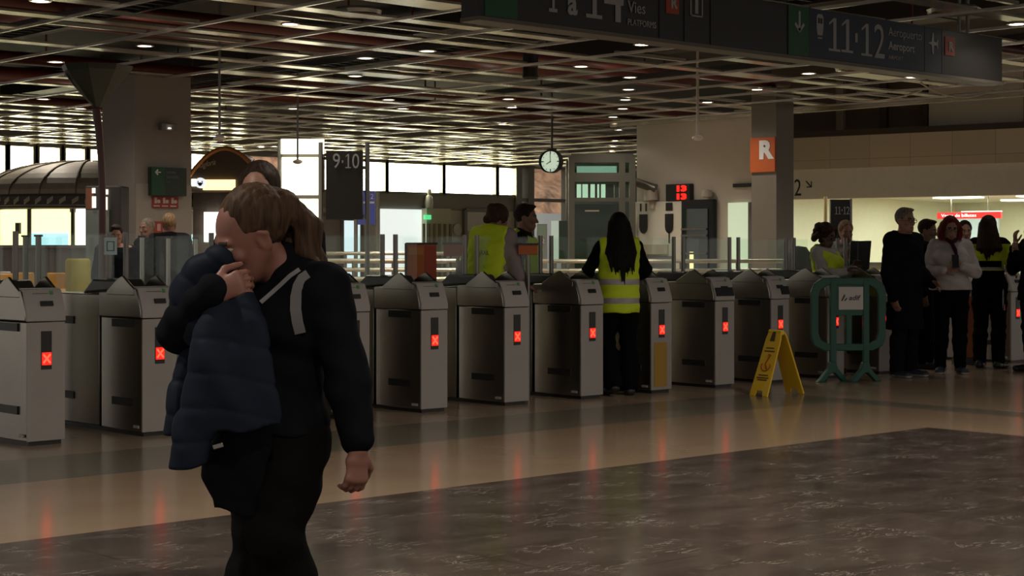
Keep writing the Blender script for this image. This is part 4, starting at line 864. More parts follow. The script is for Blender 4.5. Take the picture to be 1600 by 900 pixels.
# ================================================================== PEOPLE: bodies grown as one smooth surface
def npv(v): return np.array(v,dtype=np.float32)
class Field:
    """signed distance field on a grid; shapes are blended in, then skinned as one closed surface"""
    def __init__(s, lo, hi, h):
        s.h=h; s.o=npv(lo); n=np.ceil((npv(hi)-s.o)/h).astype(int)+1; s.n=n
        s.f=np.full(tuple(n),.5,np.float32)
        s.ax=[s.o[i]+h*np.arange(n[i],dtype=np.float32) for i in range(3)]
    def sl(s, lo, hi, pad):
        i0=np.maximum(np.floor((npv(lo)-pad-s.o)/s.h).astype(int),0); i1=np.minimum(np.ceil((npv(hi)+pad-s.o)/s.h).astype(int)+1,s.n)
        if (i1<=i0).any(): return None,None
        S=tuple(slice(a,b) for a,b in zip(i0,i1))
        return S,(s.ax[0][S[0]][:,None,None],s.ax[1][S[1]][None,:,None],s.ax[2][S[2]][None,None,:])
    def blend(s,S,d,k,op):
        a=s.f[S]
        if op=='+':
            if k>0: h=np.clip(.5+.5*(a-d)/k,0,1); s.f[S]=a*(1-h)+d*h-k*h*(1-h)
            else: s.f[S]=np.minimum(a,d)
        elif op=='-':
            d=-d
            if k>0: h=np.clip(.5-.5*(a-d)/k,0,1); s.f[S]=a*(1-h)+d*h+k*h*(1-h)
            else: s.f[S]=np.maximum(a,d)
    def cone(s,a,b,ra,rb,k=.02,op='+'):        # tapered limb
        a=npv(a);b=npv(b); r=max(ra,rb); S,P=s.sl(np.minimum(a,b)-r,np.maximum(a,b)+r,k+2*s.h)
        if S is None: return
        ab=b-a; L=float(ab@ab)+1e-9
        x=P[0]-a[0];y=P[1]-a[1];z=P[2]-a[2]
        t=np.clip((x*ab[0]+y*ab[1]+z*ab[2])/L,0,1)
        d=np.sqrt((x-t*ab[0])**2+(y-t*ab[1])**2+(z-t*ab[2])**2)-(ra+(rb-ra)*t)
        s.blend(S,d,k,op)
    def slab(s,a,b,wa,da,wb,db,side,k=.03,op='+'):   # flattened limb or trunk section: half width along side, half depth across
        a=npv(a);b=npv(b); r=max(wa,da,wb,db); S,P=s.sl(np.minimum(a,b)-r,np.maximum(a,b)+r,k+2*s.h)
        if S is None: return
        ab=b-a; L=float(ab@ab)+1e-9; up=ab/math.sqrt(L); sd=npv(side); sd=sd-up*(sd@up); sd/=np.linalg.norm(sd); fw=np.cross(up,sd)
        x=P[0]-a[0];y=P[1]-a[1];z=P[2]-a[2]
        t=np.clip((x*ab[0]+y*ab[1]+z*ab[2])/L,0,1)
        x=x-t*ab[0];y=y-t*ab[1];z=z-t*ab[2]
        w=wa+(wb-wa)*t; dd=da+(db-da)*t; m=np.minimum(w,dd)
        q=np.sqrt(((x*sd[0]+y*sd[1]+z*sd[2])/w)**2+((x*fw[0]+y*fw[1]+z*fw[2])/dd)**2+((x*up[0]+y*up[1]+z*up[2])/m)**2)
        s.blend(S,(q-1)*m,k,op)
    def ell(s,c,r,R=None,k=.02,op='+'):
        c=npv(c);r=npv(r); R=np.eye(3,dtype=np.float32) if R is None else R
        e=np.sqrt(((R*r[None,:])**2).sum(1)); S,P=s.sl(c-e,c+e,k+2*s.h)
        if S is None: return
        x=P[0]-c[0];y=P[1]-c[1];z=P[2]-c[2]
        q=0
        for i in range(3): q=q+((x*R[0,i]+y*R[1,i]+z*R[2,i])/r[i])**2
        q=np.sqrt(q); s.blend(S,(q-1)*float(r.min())*np.clip(.6+.4*q,0,1.5),k,op)
    def cut(s,p,n,k=.0):                        # keep what lies behind the plane
        p=npv(p);n=npv(n);n=n/np.linalg.norm(n)
        d=(s.ax[0][:,None,None]-p[0])*n[0]+(s.ax[1][None,:,None]-p[1])*n[1]+(s.ax[2][None,None,:]-p[2])*n[2]
        if k>0: h=np.clip(.5-.5*(s.f-d)/k,0,1); s.f=s.f*(1-h)+d*h+k*h*(1-h)
        else: s.f=np.maximum(s.f,d)
    def ripple(s,fn): s.f=s.f+fn(s.ax[0][:,None,None],s.ax[1][None,:,None],s.ax[2][None,None,:]).astype(np.float32)
    def mesh(s):
        f=s.f; f[0]=f[-1]=.5; f[:,0]=f[:,-1]=.5; f[:,:,0]=f[:,:,-1]=.5
        ins=f<0; n=s.n-1
        c=np.zeros(tuple(n),np.uint8)
        for dx in(0,1):
            for dy in(0,1):
                for dz in(0,1): c+=ins[dx:dx+n[0],dy:dy+n[1],dz:dz+n[2]]
        act=np.argwhere((c>0)&(c<8)); 
        idx=np.full(tuple(n),-1,np.int64); idx[act[:,0],act[:,1],act[:,2]]=np.arange(len(act))
        acc=np.zeros((len(act),3),np.float64); cnt=np.zeros(len(act))
        A=act
        for (p,q) in [((0,0,0),(1,0,0)),((0,1,0),(1,1,0)),((0,0,1),(1,0,1)),((0,1,1),(1,1,1)),((0,0,0),(0,1,0)),((1,0,0),(1,1,0)),((0,0,1),(0,1,1)),((1,0,1),(1,1,1)),((0,0,0),(0,0,1)),((1,0,0),(1,0,1)),((0,1,0),(0,1,1)),((1,1,0),(1,1,1))]:
            a=f[A[:,0]+p[0],A[:,1]+p[1],A[:,2]+p[2]]; b=f[A[:,0]+q[0],A[:,1]+q[1],A[:,2]+q[2]]
            m=(a<0)!=(b<0); t=np.where(m,a/np.where(m,a-b,1),0)
            for i in range(3): acc[:,i]+=np.where(m,p[i]+t*(q[i]-p[i]),0)
            cnt+=m
        V=(A+acc/cnt[:,None])*s.h+s.o
        F=[]
        for ax in range(3):
            u,v=[(1,2),(2,0),(0,1)][ax]
            a=ins; sl0=[slice(None)]*3; sl1=[slice(None)]*3; sl0[ax]=slice(0,-1); sl1[ax]=slice(1,None)
            x0=a[tuple(sl0)]; x1=a[tuple(sl1)]
            E=np.argwhere(x0!=x1); 
            E=E[(E[:,u]>0)&(E[:,v]>0)&(E[:,u]<s.n[u]-1)&(E[:,v]<s.n[v]-1)]
            s0=x0[E[:,0],E[:,1],E[:,2]]
            def g(du,dv):
                q=E.copy(); q[:,u]-=du; q[:,v]-=dv; return idx[q[:,0],q[:,1],q[:,2]]
            Q=np.stack([g(1,1),g(0,1),g(0,0),g(1,0)],1); Q[~s0]=Q[~s0][:,::-1]
            F.append(Q)
        F=np.concatenate(F); F=F[(F>=0).all(1)]
        return V,F
    def build(s,name,mats,parent=None,pick=None,smooth=1):
        V,F=s.mesh()
        for _ in range(smooth):                 # light relaxation
            acc=np.zeros_like(V); cnt=np.zeros(len(V))
            for i in range(4):
                np.add.at(acc,F[:,i],V[F[:,(i+1)%4]]); np.add.at(cnt,F[:,i],1)
                np.add.at(acc,F[:,(i+1)%4],V[F[:,i]]); np.add.at(cnt,F[:,(i+1)%4],1)
            V=V*.5+.5*acc/np.maximum(cnt,1)[:,None]
        me=bpy.data.meshes.new(name); me.vertices.add(len(V)); me.vertices.foreach_set('co',V.astype(np.float32).ravel())
        me.loops.add(F.size); me.loops.foreach_set('vertex_index',F.astype(np.int32).ravel())
        me.polygons.add(len(F)); me.polygons.foreach_set('loop_start',np.arange(0,F.size,4,dtype=np.int32)); me.polygons.foreach_set('use_smooth',np.ones(len(F),bool))
        for m in (mats if isinstance(mats,(list,tuple)) else [mats]): me.materials.append(m)
        if pick is not None: me.polygons.foreach_set('material_index',pick(V[F].mean(1)).astype(np.int32))
        me.update(calc_edges=True)
        o=bpy.data.objects.new(name,me); COL.objects.link(o)
        if parent: o.parent=parent
        return o

def cloth(name,c,rough=.85,n=.12): 
    return mat(name,c,rough,spec=.04,noise=n,nscale=9,bump=0,bscale=22)
SKINS={'fair':mat('skin_fair',(.31,.165,.115),.5,noise=.06,nscale=14),'tan':mat('skin_tan',(.235,.12,.078),.5,noise=.06,nscale=14),'brown':mat('skin_brown',(.11,.055,.036),.5,noise=.06,nscale=14),'pink':mat('skin_pink',(.195,.082,.058),.55,noise=.06,nscale=14)}
LIP=mat('lips',(.25,.07,.06),.45); BROW=mat('brow_hair',(.03,.018,.012),.8); EYE_=mat('eye_dark',(.02,.014,.012),.2); EYEW=mat('eye_white',(.45,.42,.38),.3)
LIME=mat('lime_vest',(.62,.80,.018),.7,noise=.08,nscale=6,bump=.3,bscale=14,emit=None); SILV=mat('reflective_band',(.40,.37,.36),.45,.2)
HAIRS={'black':(.007,.0055,.005),'dark':(.022,.013,.009),'brown':(.05,.028,.016),'red':(.10,.014,.010),'grey':(.16,.13,.105),'blond':(.22,.14,.08),'curly':(.035,.018,.011)}
HM={}
def hairm(k):
    if k in HM: return HM[k]
    m=bpy.data.materials.new('hair_'+k); m.use_nodes=True; n,l=nodes_of(m); b=n['Principled BSDF']
    tc=n.new('ShaderNodeTexCoord'); mp=n.new('ShaderNodeMapping'); mp.inputs['Scale'].default_value=(70,70,7); l.new(tc.outputs['Object'],mp.inputs[0])
    t=n.new('ShaderNodeTexNoise'); t.inputs['Scale'].default_value=1; t.inputs['Detail'].default_value=3; l.new(mp.outputs[0],t.inputs['Vector'])
    r=n.new('ShaderNodeValToRGB'); c=HAIRS[k]; r.color_ramp.elements[0].position=.3; r.color_ramp.elements[0].color=(c[0]*.55,c[1]*.55,c[2]*.55,1); r.color_ramp.elements[1].position=.75; r.color_ramp.elements[1].color=(c[0]*1.7,c[1]*1.7,c[2]*1.7,1)
    l.new(t.outputs['Fac'],r.inputs[0]); l.new(r.outputs[0],b.inputs['Base Color']); b.inputs['Roughness'].default_value=.6; b.inputs['Specular IOR Level'].default_value=.12
    bp=n.new('ShaderNodeBump'); bp.inputs['Strength'].default_value=.5; bp.inputs['Distance'].default_value=.01; l.new(t.outputs['Fac'],bp.inputs['Height']); l.new(bp.outputs[0],b.inputs['Normal'])
    HM[k]=m; return m

def rotm(yaw=0,pitch=0,roll=0):                # head turn: yaw to own left +, pitch down +, roll to own left shoulder +
    return np.array((Matrix.Rotation(yaw,3,'Z')@Matrix.Rotation(pitch,3,'X')@Matrix.Rotation(roll,3,'Y')),dtype=np.float32)
class Pose:
    """joint positions of a standing figure that faces -Y; change any of them for the pose"""
    def __init__(s,H=1.7,female=False,wide=1.0,lean=0.0):
        k=H/1.7; s.k=k; s.H=H; s.wide=wide; s.female=female
        V=lambda x,y,z: np.array((x*k,y*k,z*k))
        sw=(.158 if female else .182)
        s.pel=V(0,0,.94); s.wai=V(0,.005-lean*.1,1.08); s.che=V(0,.0-lean*.25,1.27); s.nek=V(0,.02-lean*.42,1.435)
        s.side=np.array((1.,0,0)); s.hs=np.array((1.,0,0))
        s.hip={}; s.kne={}; s.ank={}; s.toe={}; s.sho={}; s.elb={}; s.wri={}; s.hnd={}
        for g in(-1,1):
            s.hip[g]=V(.088*g,.005,.90); s.kne[g]=V(.098*g,-.015,.49); s.ank[g]=V(.105*g,.02,.085); s.toe[g]=V(.13*g,-.13,.03)
            s.sho[g]=V(sw*g,.02-lean*.38,1.385); s.elb[g]=V((sw+.055)*g,.04-lean*.3,1.10); s.wri[g]=V((sw+.065)*g,-.03-lean*.3,.86)
            s.hnd[g]=((0,-.15,-1),(-g,0,0),.5,.0)   # direction, palm normal, curl, spread
        s.head=V(0,-.01-lean*.5,1.575); s.R=rotm()
    def arm(s,g,elb,wri,hand=None):
        s.elb[g]=np.array(elb,float); s.wri[g]=np.array(wri,float)
        if hand: s.hnd[g]=hand
    def bounds(s,pad=.16):
        P=[s.pel,s.che,s.nek]+[d[g] for d in(s.hip,s.kne,s.ank,s.toe,s.sho,s.elb,s.wri) for g in(-1,1)]
        lo=np.min(P,0)-pad; hi=np.max(P,0)+pad; hi=np.maximum(hi,s.head+.19); lo=np.minimum(lo,np.array((s.head[0]-.17,s.head[1]-.17,lo[2])))
        lo[2]=-.02; return lo,hi
def trunk(F,p,g=0.,k=.05):
    w=p.wide*p.k; fm=p.female
    F.slab(p.pel-np.array((0,0,.02)),p.wai,(.160 if fm else .152)*w+g,.108*w+g,(.122 if fm else .138)*w+g,.092*w+g,p.hs,k)
    F.slab(p.wai,p.che,(.122 if fm else .138)*w+g,.094*w+g,(.142 if fm else .160)*w+g,.108*w+g,p.side,k)
    F.slab(p.che,(p.nek+(p.sho[1]+p.sho[-1]))/3,(.142 if fm else .160)*w+g,.106*w+g,.125*w+g,.068*w+g,p.side,k)
    for s_ in(-1,1): F.cone(p.nek*.75+p.sho[s_]*.25+np.array((0,0,-.02)),p.sho[s_]+np.array((0,0,-.012)),.052*p.k+g,.056*p.k+g,.04)
    if fm:
        f=np.cross(p.side,(0,0,1.))   # own front is -Y when side is +X
        for s_ in(-1,1): F.ell(p.che*.9+p.nek*.1+f*.085*w+p.side*s_*.066*w+np.array((0,0,-.02)),(.064*w+g,.058*w+g,.062*w+g),None,.04)
def armf(F,p,s_,g=0.,k=.025,t1=1.0):
    q=p.k
    w=p.elb[s_]+(p.wri[s_]-p.elb[s_])*t1
    F.cone(p.sho[s_],p.elb[s_],.052*q+g,.040*q+g,k); m=p.elb[s_]*.72+p.wri[s_]*.28
    F.cone(p.elb[s_],m,.040*q+g,.041*q+g,k)
    if t1>.3: F.cone(m,w,.041*q+g,(.041+(.027-.041)*(t1-.28)/.72)*q+g,k)
def legf(F,p,s_,g=0.,k=.03,w=1.0,flare=0.):
    q=p.k*w
    F.cone(p.hip[s_],p.hip[s_]*.55+p.kne[s_]*.45,.088*q+g,.078*q+g,k); F.cone(p.hip[s_]*.55+p.kne[s_]*.45,p.kne[s_],.078*q+g,.056*q+g,k)
    c=p.kne[s_]*.68+p.ank[s_]*.32+np.array((0,.012,0)); F.cone(p.kne[s_],c,.055*q+g,.056*q+g,k); F.cone(c,p.ank[s_],.056*q+g+flare*.4,.036*q+g+flare,k)
def hand(F,p,s_,sc=1.0):
    d,n,curl,_=p.hnd[s_]; d=npv(d); d/=np.linalg.norm(d); n=npv(n); n=n-d*(n@d); n/=np.linalg.norm(n); sd=np.cross(d,n)   # thumb side chosen below
    w=p.wri[s_].astype(np.float32); q=p.k*sc
    th=p.thumb.get(s_,1) if hasattr(p,'thumb') else (1 if s_>0 else -1)
    sd=sd*th
    k0=w+d*.088*q
    F.slab(w,w+d*.03*q,.027*q,.021*q,.036*q,.019*q,sd,.012); F.slab(w+d*.03*q,k0,.036*q,.018*q,.040*q,.014*q,sd,.012)
    for i,(o,L) in enumerate(((.031,.072),(.0105,.080),(-.0105,.074),(-.031,.058))):
        a=k0+sd*o*q-d*.006*q; ang=curl*.55; dd=d.copy(); r=.0098*q
        for j,f in enumerate((.45,.31,.24)):
            ca,sa=math.cos(ang),math.sin(ang); v=d*ca+n*sa; b=a+v*L*f*q
            F.cone(a,b,r,r*.92,.004); a=b; r*=.92; ang+=curl*(.75 if j==0 else .55)
    a=w+d*.022*q+sd*.026*q; v=d*.62+sd*.66+n*.34; v/=np.linalg.norm(v); b=a+v*.045*q; F.cone(a,b,.0145*q,.012*q,.008)
    v2=d*.86+sd*.15+n*(.35+.4*curl); v2/=np.linalg.norm(v2); c=b+v2*.034*q; F.cone(b,c,.012*q,.0105*q,.005); F.cone(c,c+v2*.022*q,.0105*q,.009*q,.004)
def hp(p,x,y,z): return p.head+p.R@np.array((x,y,z))*p.hk
def headf(F,p):
    k=p.hk; R=p.R
    F.ell(hp(p,0,.014,.035),(.0745*k,.094*k,.088*k),R,.02); F.ell(hp(p,0,-.022,-.022),(.062*k,.068*k,.086*k),R,.03)
    F.ell(hp(p,0,-.045,-.085),(.040*k,.044*k,.033*k),R,.03)
    for g in(-1,1):
        F.cone(hp(p,.056*g,.0,-.045),hp(p,.03*g,-.05,-.09),.020*k,.018*k,.025)
        F.ell(hp(p,.040*g,-.066,-.022),(.022*k,.016*k,.018*k),R,.018)
        F.ell(hp(p,.032*g,-.096,.006),(.017*k,.014*k,.010*k),R,.012,'-'); F.ell(hp(p,.031*g,-.076,.006),(.013*k,.012*k,.010*k),R,.004)
        F.ell(hp(p,.074*g,.012,-.012),(.010*k,.020*k,.033*k),R,.006)
        F.ell(hp(p,.088*g,.008,-.006),(.008*k,.011*k,.019*k),R,.006,'-'); F.cone(hp(p,.074*g,.020,-.034),hp(p,.080*g,.026,.008),.006*k,.007*k,.006); F.cone(hp(p,.080*g,.026,.008),hp(p,.078*g,.006,.020),.007*k,.005*k,.006)
        F.cone(hp(p,.015*g,-.084,.026),hp(p,.045*g,-.074,.024),.010*k,.008*k,.012)
        F.ell(hp(p,.012*g,-.098,-.034),(.009*k,.010*k,.008*k),R,.006)
    F.cone(hp(p,0,-.086,.012),hp(p,0,-.108,-.030),.0085*k,.0125*k,.010)
    F.cone(hp(p,-.018,-.085,-.060),hp(p,.018,-.085,-.060),.0085*k,.0085*k,.008); F.cone(hp(p,-.014,-.084,-.071),hp(p,.014,-.084,-.071),.009*k,.009*k,.008)
    F.cone(hp(p,0,.018,-.06),p.nek+np.array((0,0,-.03)),.054*k*(.93 if p.female else 1.06),.062*k,.03)
def body(p,name,label,skin,loc,rz,h=.0075,hands=True):
    p.hk=p.H/1.7*(.97 if p.female else 1.0)*getattr(p,'hs_',1.0)
    lo,hi=p.bounds(); F=Field(lo,hi,h)
    trunk(F,p)
    for g in(-1,1):
        armf(F,p,g); legf(F,p,g); 
        if hands: hand(F,p,g)
        f=p.toe[g]-p.ank[g]; F.cone(p.ank[g]+np.array((0,.02,-.045)),p.toe[g],.034,.026,.03)
    headf(F,p)
    Ri=np.linalg.inv(p.R)
    def pick(C):
        q=((C-p.head)@Ri.T)/p.hk; x,y,z=np.abs(q[:,0]),q[:,1],q[:,2]; r=np.zeros(len(C)); fr=y<-.055
        r[fr&(x<.024)&(np.abs(z+.0655)<.0095)]=1
        r[fr&(x>.014)&(x<.049)&(np.abs(z-(.027-.12*np.maximum(x-.035,0)))<.0058)]=2
        e=((x-.031)/.0155)**2+((z-.006)/.0075)**2
        r[fr&(e<1)]=4; r[fr&(e<1)&(np.abs(x-.031)<.0075)]=3
        return r
    o=F.build(name,[SKINS[skin],LIP,BROW,EYE_,EYEW],None,pick)
    o.location=loc; o.rotation_euler=(0,0,rz); tag(o,label,'person'); return o
def garment(p,par,name,m,fn,h=.009,pick=None,pad=.22,smooth=1,rip=True,zlo=None,zhi=None):
    lo,hi=p.bounds(pad)
    if zlo is not None: lo[2]=zlo
    if zhi is not None: hi[2]=zhi
    F=Field(lo,hi,h); fn(F)
    if rip:
        ph=random.Random(name+par.name).uniform(0,6)
        F.ripple(lambda x,y,z: .0035*np.sin(x*23+z*31+ph)*np.sin(y*27-z*17+ph*2)+.002*np.sin(z*70+x*33+ph))
    return F.build(name,m,par,pick,smooth)
def trousers(p,par,m,g=.014,flare=.012,w=1.0,top=None,name='trousers'):
    def fn(F):
        F.slab(p.pel-np.array((0,0,.02)),p.wai,(.160 if p.female else .152)*p.wide*p.k+g,.108*p.wide*p.k+g,.135*p.wide*p.k+g,.095*p.wide*p.k+g,p.hs,.05)
        for s_ in(-1,1): legf(F,p,s_,g,.03,w,flare)
        z0=min(p.ank[1][2],p.ank[-1][2])-.03
        F.cut((0,0,max(z0,.045)),(0,0,-1)); F.cut(p.wai+np.array((0,0,.0)),(0,0,1))
    return garment(p,par,name,m,fn,zhi=float(p.wai[2])+.15)
def top(p,par,m,name='jacket',g=.016,hem=.80,sl=(1.,1.),neck=.0,low=None,h=.009,pick=None,front=None,skirt=.0):
    def fn(F):
        trunk(F,p,g)
        if hem<.95*p.k: F.slab(p.pel-np.array((0,0,(.95*p.k-hem)+.05)),p.pel,(.165*p.wide)*p.k+g+skirt,(.118*p.wide)*p.k+g+skirt,.158*p.wide*p.k+g,.108*p.wide*p.k+g,p.hs,.05)
        F.cone(p.nek+np.array((0,0,-.03)),p.nek+np.array((0,-.005,.025+neck)),.070*p.k,.064*p.k,.02)
        F.cut((0,0,hem),(0,0,-1),.01)
        for s_,t in((-1,sl[0]),(1,sl[1])):
            if t>0: armf(F,p,s_,g,.03,t)
        F.cut(p.nek+np.array((0,-.0,.02+neck)),(0,-.35,1.))
    return garment(p,par,name,m,fn,h,pick)
def vest(p,par,hem=.74,g=.032,text=None,bands=(.93,1.07),arm=.165,open_=False,h=.009):
    def fn(F):
        trunk(F,p,g,.06); F.slab(p.pel-np.array((0,0,.12)),p.wai,.165*p.wide*p.k+g,.12*p.wide*p.k+g,.14*p.wide*p.k+g,.1*p.wide*p.k+g,p.hs,.05)
        for s_ in(-1,1):
            F.cone(p.sho[s_]*.8+p.nek*.2,p.sho[s_]+np.array((0,0,-.02)),.056*p.k+g,.058*p.k+g,.04); F.cut(p.che*1.0+p.side*s_*arm*p.k*p.wide,p.side*s_,.0)
        F.cut((0,0,hem),(0,0,-1)); F.cut(p.nek+np.array((0,0,.012)),(0,-.6,1.))
        F.cone(p.nek+np.array((0,-.09,.02)),p.nek+np.array((0,-.12,-.16)),.075,.02,.0,'-')
    def pick(C):
        r=np.zeros(len(C)); z=C[:,2]
        for b in bands: r[np.abs(z-b)<.026]=1
        return r
    return garment(p,par,'hi_vis_vest',[LIME,SILV],fn,h,pick)
def shoes(p,par,m,sole,boot=False):
    for s_ in(-1,1):
        a=p.ank[s_]; t=p.toe[s_]; v=t-a; v=np.array((v[0],v[1],0)); v/=np.linalg.norm(v)+1e-9; zg=min(t[2],a[2]-.055)
        sd=np.array((-v[1],v[0],0)); lo=np.minimum(a,t)-.13; hi=np.maximum(a,t)+.15; lo[2]=-.01
        F=Field(lo,hi,.006); heel=a-v*.035; heel[2]=a[2]-.045; tt=t+v*.02
        F.slab(heel,tt,.040,.040,.036,.026,sd,.03); F.slab(heel*.6+tt*.4,tt,.046,.034,.042,.026,sd,.03); F.cone(a+np.array((0,0,.07 if boot else .0)),heel,.046,.044,.03)
        z0=max(0.0,min(heel[2]-.04,tt[2]-.03)); F.cut((0,0,z0),(0,0,-1))
        F.build('shoe',[m,sole],par,lambda C,z0=z0: (C[:,2]<z0+.024).astype(int))
def hair(p,par,style,key):
    m=hairm(key); k=p.hk; R=p.R
    lo=p.head-.36; hi=p.head+.24
    if style in('long','long_wavy'): lo[2]=p.head[2]-.62
    F=Field(lo,hi,.0065)
    cap=.010 if style in('short','balding','crop') else .016
    if style=='curly': cap=.03
    F.ell(hp(p,0,.022+cap*.6,.040),((.0745+cap)*k,(.094+cap*.75)*k,(.088+cap)*k),R,.01)
    # keep the face clear
    F.ell(hp(p,0,-.118,-.030 if style in('tied','bun') else -.040),(.078*k,.088*k,(.116 if style in('tied','bun') else .105)*k),R,.012,'-')
    if style in('tied','bun'): F.ell(hp(p,0,-.100,.026),(.069*k,.074*k,.086*k),R,.008,'-')
    if style in('short','crop','balding'):
        F.cut(hp(p,0,.03,-.045),R@np.array((0,-.75,-1.)),.01)
        for g in(-1,1): F.ell(hp(p,.082*g,.005,-.015),(.02*k,.026*k,.036*k),R,.005,'-')
        if style=='short': F.ell(hp(p,0,-.04,.112),(.055*k,.042*k,.020*k),R,.02)
        if style=='balding': F.ell(hp(p,0,-.02,.13),(.062*k,.085*k,.05*k),R,.01,'-')
    elif style=='curly':
        r=random.Random(3)
        for i in range(46):
            a=r.uniform(-.25*math.pi,1.25*math.pi); z=r.uniform(-.08,.10); rr=.085+.03*math.cos(z*9)
            x,y=rr*math.cos(a),rr*math.sin(a)*1.05+.03
            if y<-.03 and z<.05: continue
            F.ell(hp(p,x,y,z),np.array((1,1,1))*r.uniform(.026,.042)*k,None,.008)
    elif style=='bob':
        r=random.Random(8)
        for g in(-1,1):
            for i in range(9):
                t=i/8; x=.062+.045*math.sin(math.pi*min(1,t*1.2)*.8); F.ell(hp(p,(x)*g,.0+r.uniform(-.01,.045),.06-t*.20),np.array((.036,.05,.036))*k,R,.015)
        for i in range(9): F.ell(hp(p,(i-4)*.024,.085,-.06+r.uniform(-.03,.03)),np.array((.034,.034,.085))*k,R,.015)
        F.ell(hp(p,0,-.118,-.03),(.052*k,.075*k,.095*k),R,.008,'-')
    elif style in('long','long_wavy'):
        r=random.Random(5 if style=='long' else 6); L=.56 if style=='long' else .40
        b=np.array((0,0,0.))
        back=np.array((0,.105,0.))
        for i in range(26):
            u=(i%13-6)/6; lay=i//13
            x=u*.098; p0=hp(p,u*.078,.045+.045*(1-u*u)+.012*lay,.03)
            z1=p.head[2]-.24; p1=np.array((p.head[0]+x*1.25,p.nek[1]+.105+.028*(1-u*u)+lay*.012,z1))
            ln=L*r.uniform(.72,1.0)*(1-.25*abs(u)); p2=np.array((p.head[0]+x*r.uniform(.7,1.25)+r.uniform(-.02,.02),p.nek[1]+.135+lay*.012+r.uniform(-.01,.01),p.head[2]-ln))
            if style=='long_wavy':
                for q in(p1,p2): q+=p.side*(-.03)
            F.cone(p0,p1,.026,.022,.016); F.cone(p1,p2,.021,.005,.010)
    elif style in('bun','ponytail','tied'):
        for g in(-1,1): F.ell(hp(p,.085*g,-.0,-.02),(.018*k,.024*k,.034*k),R,.006,'-')
        F.cut(hp(p,0,.02,-.075),R@np.array((0,-.5,-1.)),.01)
        if style=='bun': F.ell(hp(p,0,.125,.055),(.045*k,.038*k,.042*k),R,.012); F.ell(hp(p,.0,.09,-.05),(.05*k,.03*k,.04*k),R,.02)
        if style=='tied': F.ell(hp(p,0,.115,.0),(.03*k,.03*k,.03*k),R,.012)
    F.ripple(lambda x,y,z: .0022*np.sin(x*190+np.sin(z*21)*2)*np.sin(y*150+z*12))
    return F.build('hair',m,par)
def glasses(p,par):
    k=p.hk; m=MB(); c=[]
    for g in(-1,1):
        m.tube([tuple(hp(p,(.033+.024*math.cos(a))*g,-.099,.002+.018*math.sin(a))) for a in [i*math.pi/6 for i in range(13)]],.0028,6)
        m.tube([tuple(hp(p,.056*g,-.099,.006)),tuple(hp(p,.078*g,-.06,.006)),tuple(hp(p,.079*g,.01,.0))],.0026,6)
    m.tube([tuple(hp(p,-.010,-.100,.006)),tuple(hp(p,.010,-.100,.006))],.0026,6)
    return m.build('glasses',BLACK,par,smooth=True)
def face_to(a): return (YAW-math.pi/2)-math.radians(a)      # 0 looks at the lens, 90 to the picture's left, -90 to its right, 180 away
def at(px,d,a): v=W(px,d,0); return (v.x,v.y,0), face_to(a)

DK=cloth('black_cloth',(.006,.0055,.006)); NAVY=cloth('navy_cloth',(.007,.008,.012)); CHAR=cloth('charcoal_cloth',(.014,.013,.0125))
GREYL=cloth('lilac_grey_knit',(.30,.25,.245)); OFFW=cloth('off_white_knit',(.50,.455,.45)); SHIRT=cloth('white_shirt',(.48,.45,.42)); TROU=cloth('black_trousers',(.0055,.005,.0055))
SHB=mat('black_shoe',(.012,.011,.011),.45); SHN=mat('navy_shoe',(.02,.025,.05),.6); SOLEW=mat('white_sole',(.42,.40,.38),.6)
def project_text(txt,host,size,c,u,v,n,m,name='lettering',parent=None,fit=None):
    # lettering laid onto a garment along the direction n
    b=BVHTree.FromPolygons([x.co for x in host.data.vertices],[tuple(f.vertices) for f in host.data.polygons])
    q=MB().text(txt,size,c,u,v,.0,'LEFT',fit=fit); n=Vector(n); out=[]
    for x in q.v:
        h=b.ray_cast(Vector(x)+n*.4,-n,.9); out.append(tuple((h[0]+n*.005) if h[0] else x))
    q.v=out; return q.build(name,m,parent or host)

# ---- 1 long-haired attendant seen from behind
loc,rz=at(966,15.33,172); p=Pose(1.665,True,1.08)
p.arm(1,(.27,-.05,1.14),(.24,-.27,1.08),((.1,-1,-.1),(0,0,-1),.3,0)); p.arm(-1,(-.27,-.05,1.14),(-.24,-.27,1.08),((-.1,-1,-.1),(0,0,-1),.3,0))
p.kne[1]=p.kne[1]+np.array((0,-.05,.01)); p.ank[1]=p.ank[1]+np.array((-.03,.10,.04)); p.toe[1]=p.toe[1]+np.array((-.03,.10,.0))
o=body(p,'person','person with very long black hair in a lime vest, seen from behind at the gates','fair',loc,rz)
top(p,o,DK,'sweater',.016,.86); vest(p,o,.755,.034,bands=(.865,1.035),arm=.175); trousers(p,o,TROU,.02,.03); shoes(p,o,SHB,SHB,True); hair(p,o,'long','black')
# ---- 2 stooping attendant with a bun
loc,rz=at(762,15.02,212); p=Pose(1.78,True,1.25,lean=.25); p.R=rotm(-.35,.55,-.35); p.head=p.head+np.array((.02,-.05,-.05))
p.arm(-1,(-.28,-.06,1.10),(-.20,-.30,1.0),((0,-1,-.1),(0,0,-1),.4,0)); p.arm(1,(.28,-.02,1.12),(.20,-.27,1.02),((0,-1,-.1),(0,0,-1),.4,0))
o=body(p,'person','person with tied dark hair bending forward in a lime vest over pale lilac sleeves','fair',loc,rz)
top(p,o,GREYL,'sweater',.022,.80); v_=vest(p,o,.98,.036,bands=(),arm=.145); trousers(p,o,TROU,.014,.01); shoes(p,o,SHB,SHB); hair(p,o,'bun','brown')
project_text('logiRAIL',v_,.07,(.040,.4,1.27),(-1,0,0),(0,0,1),(0,1,0),mat('vest_print',(.06,.07,.02),.6),fit=(.13,.055))
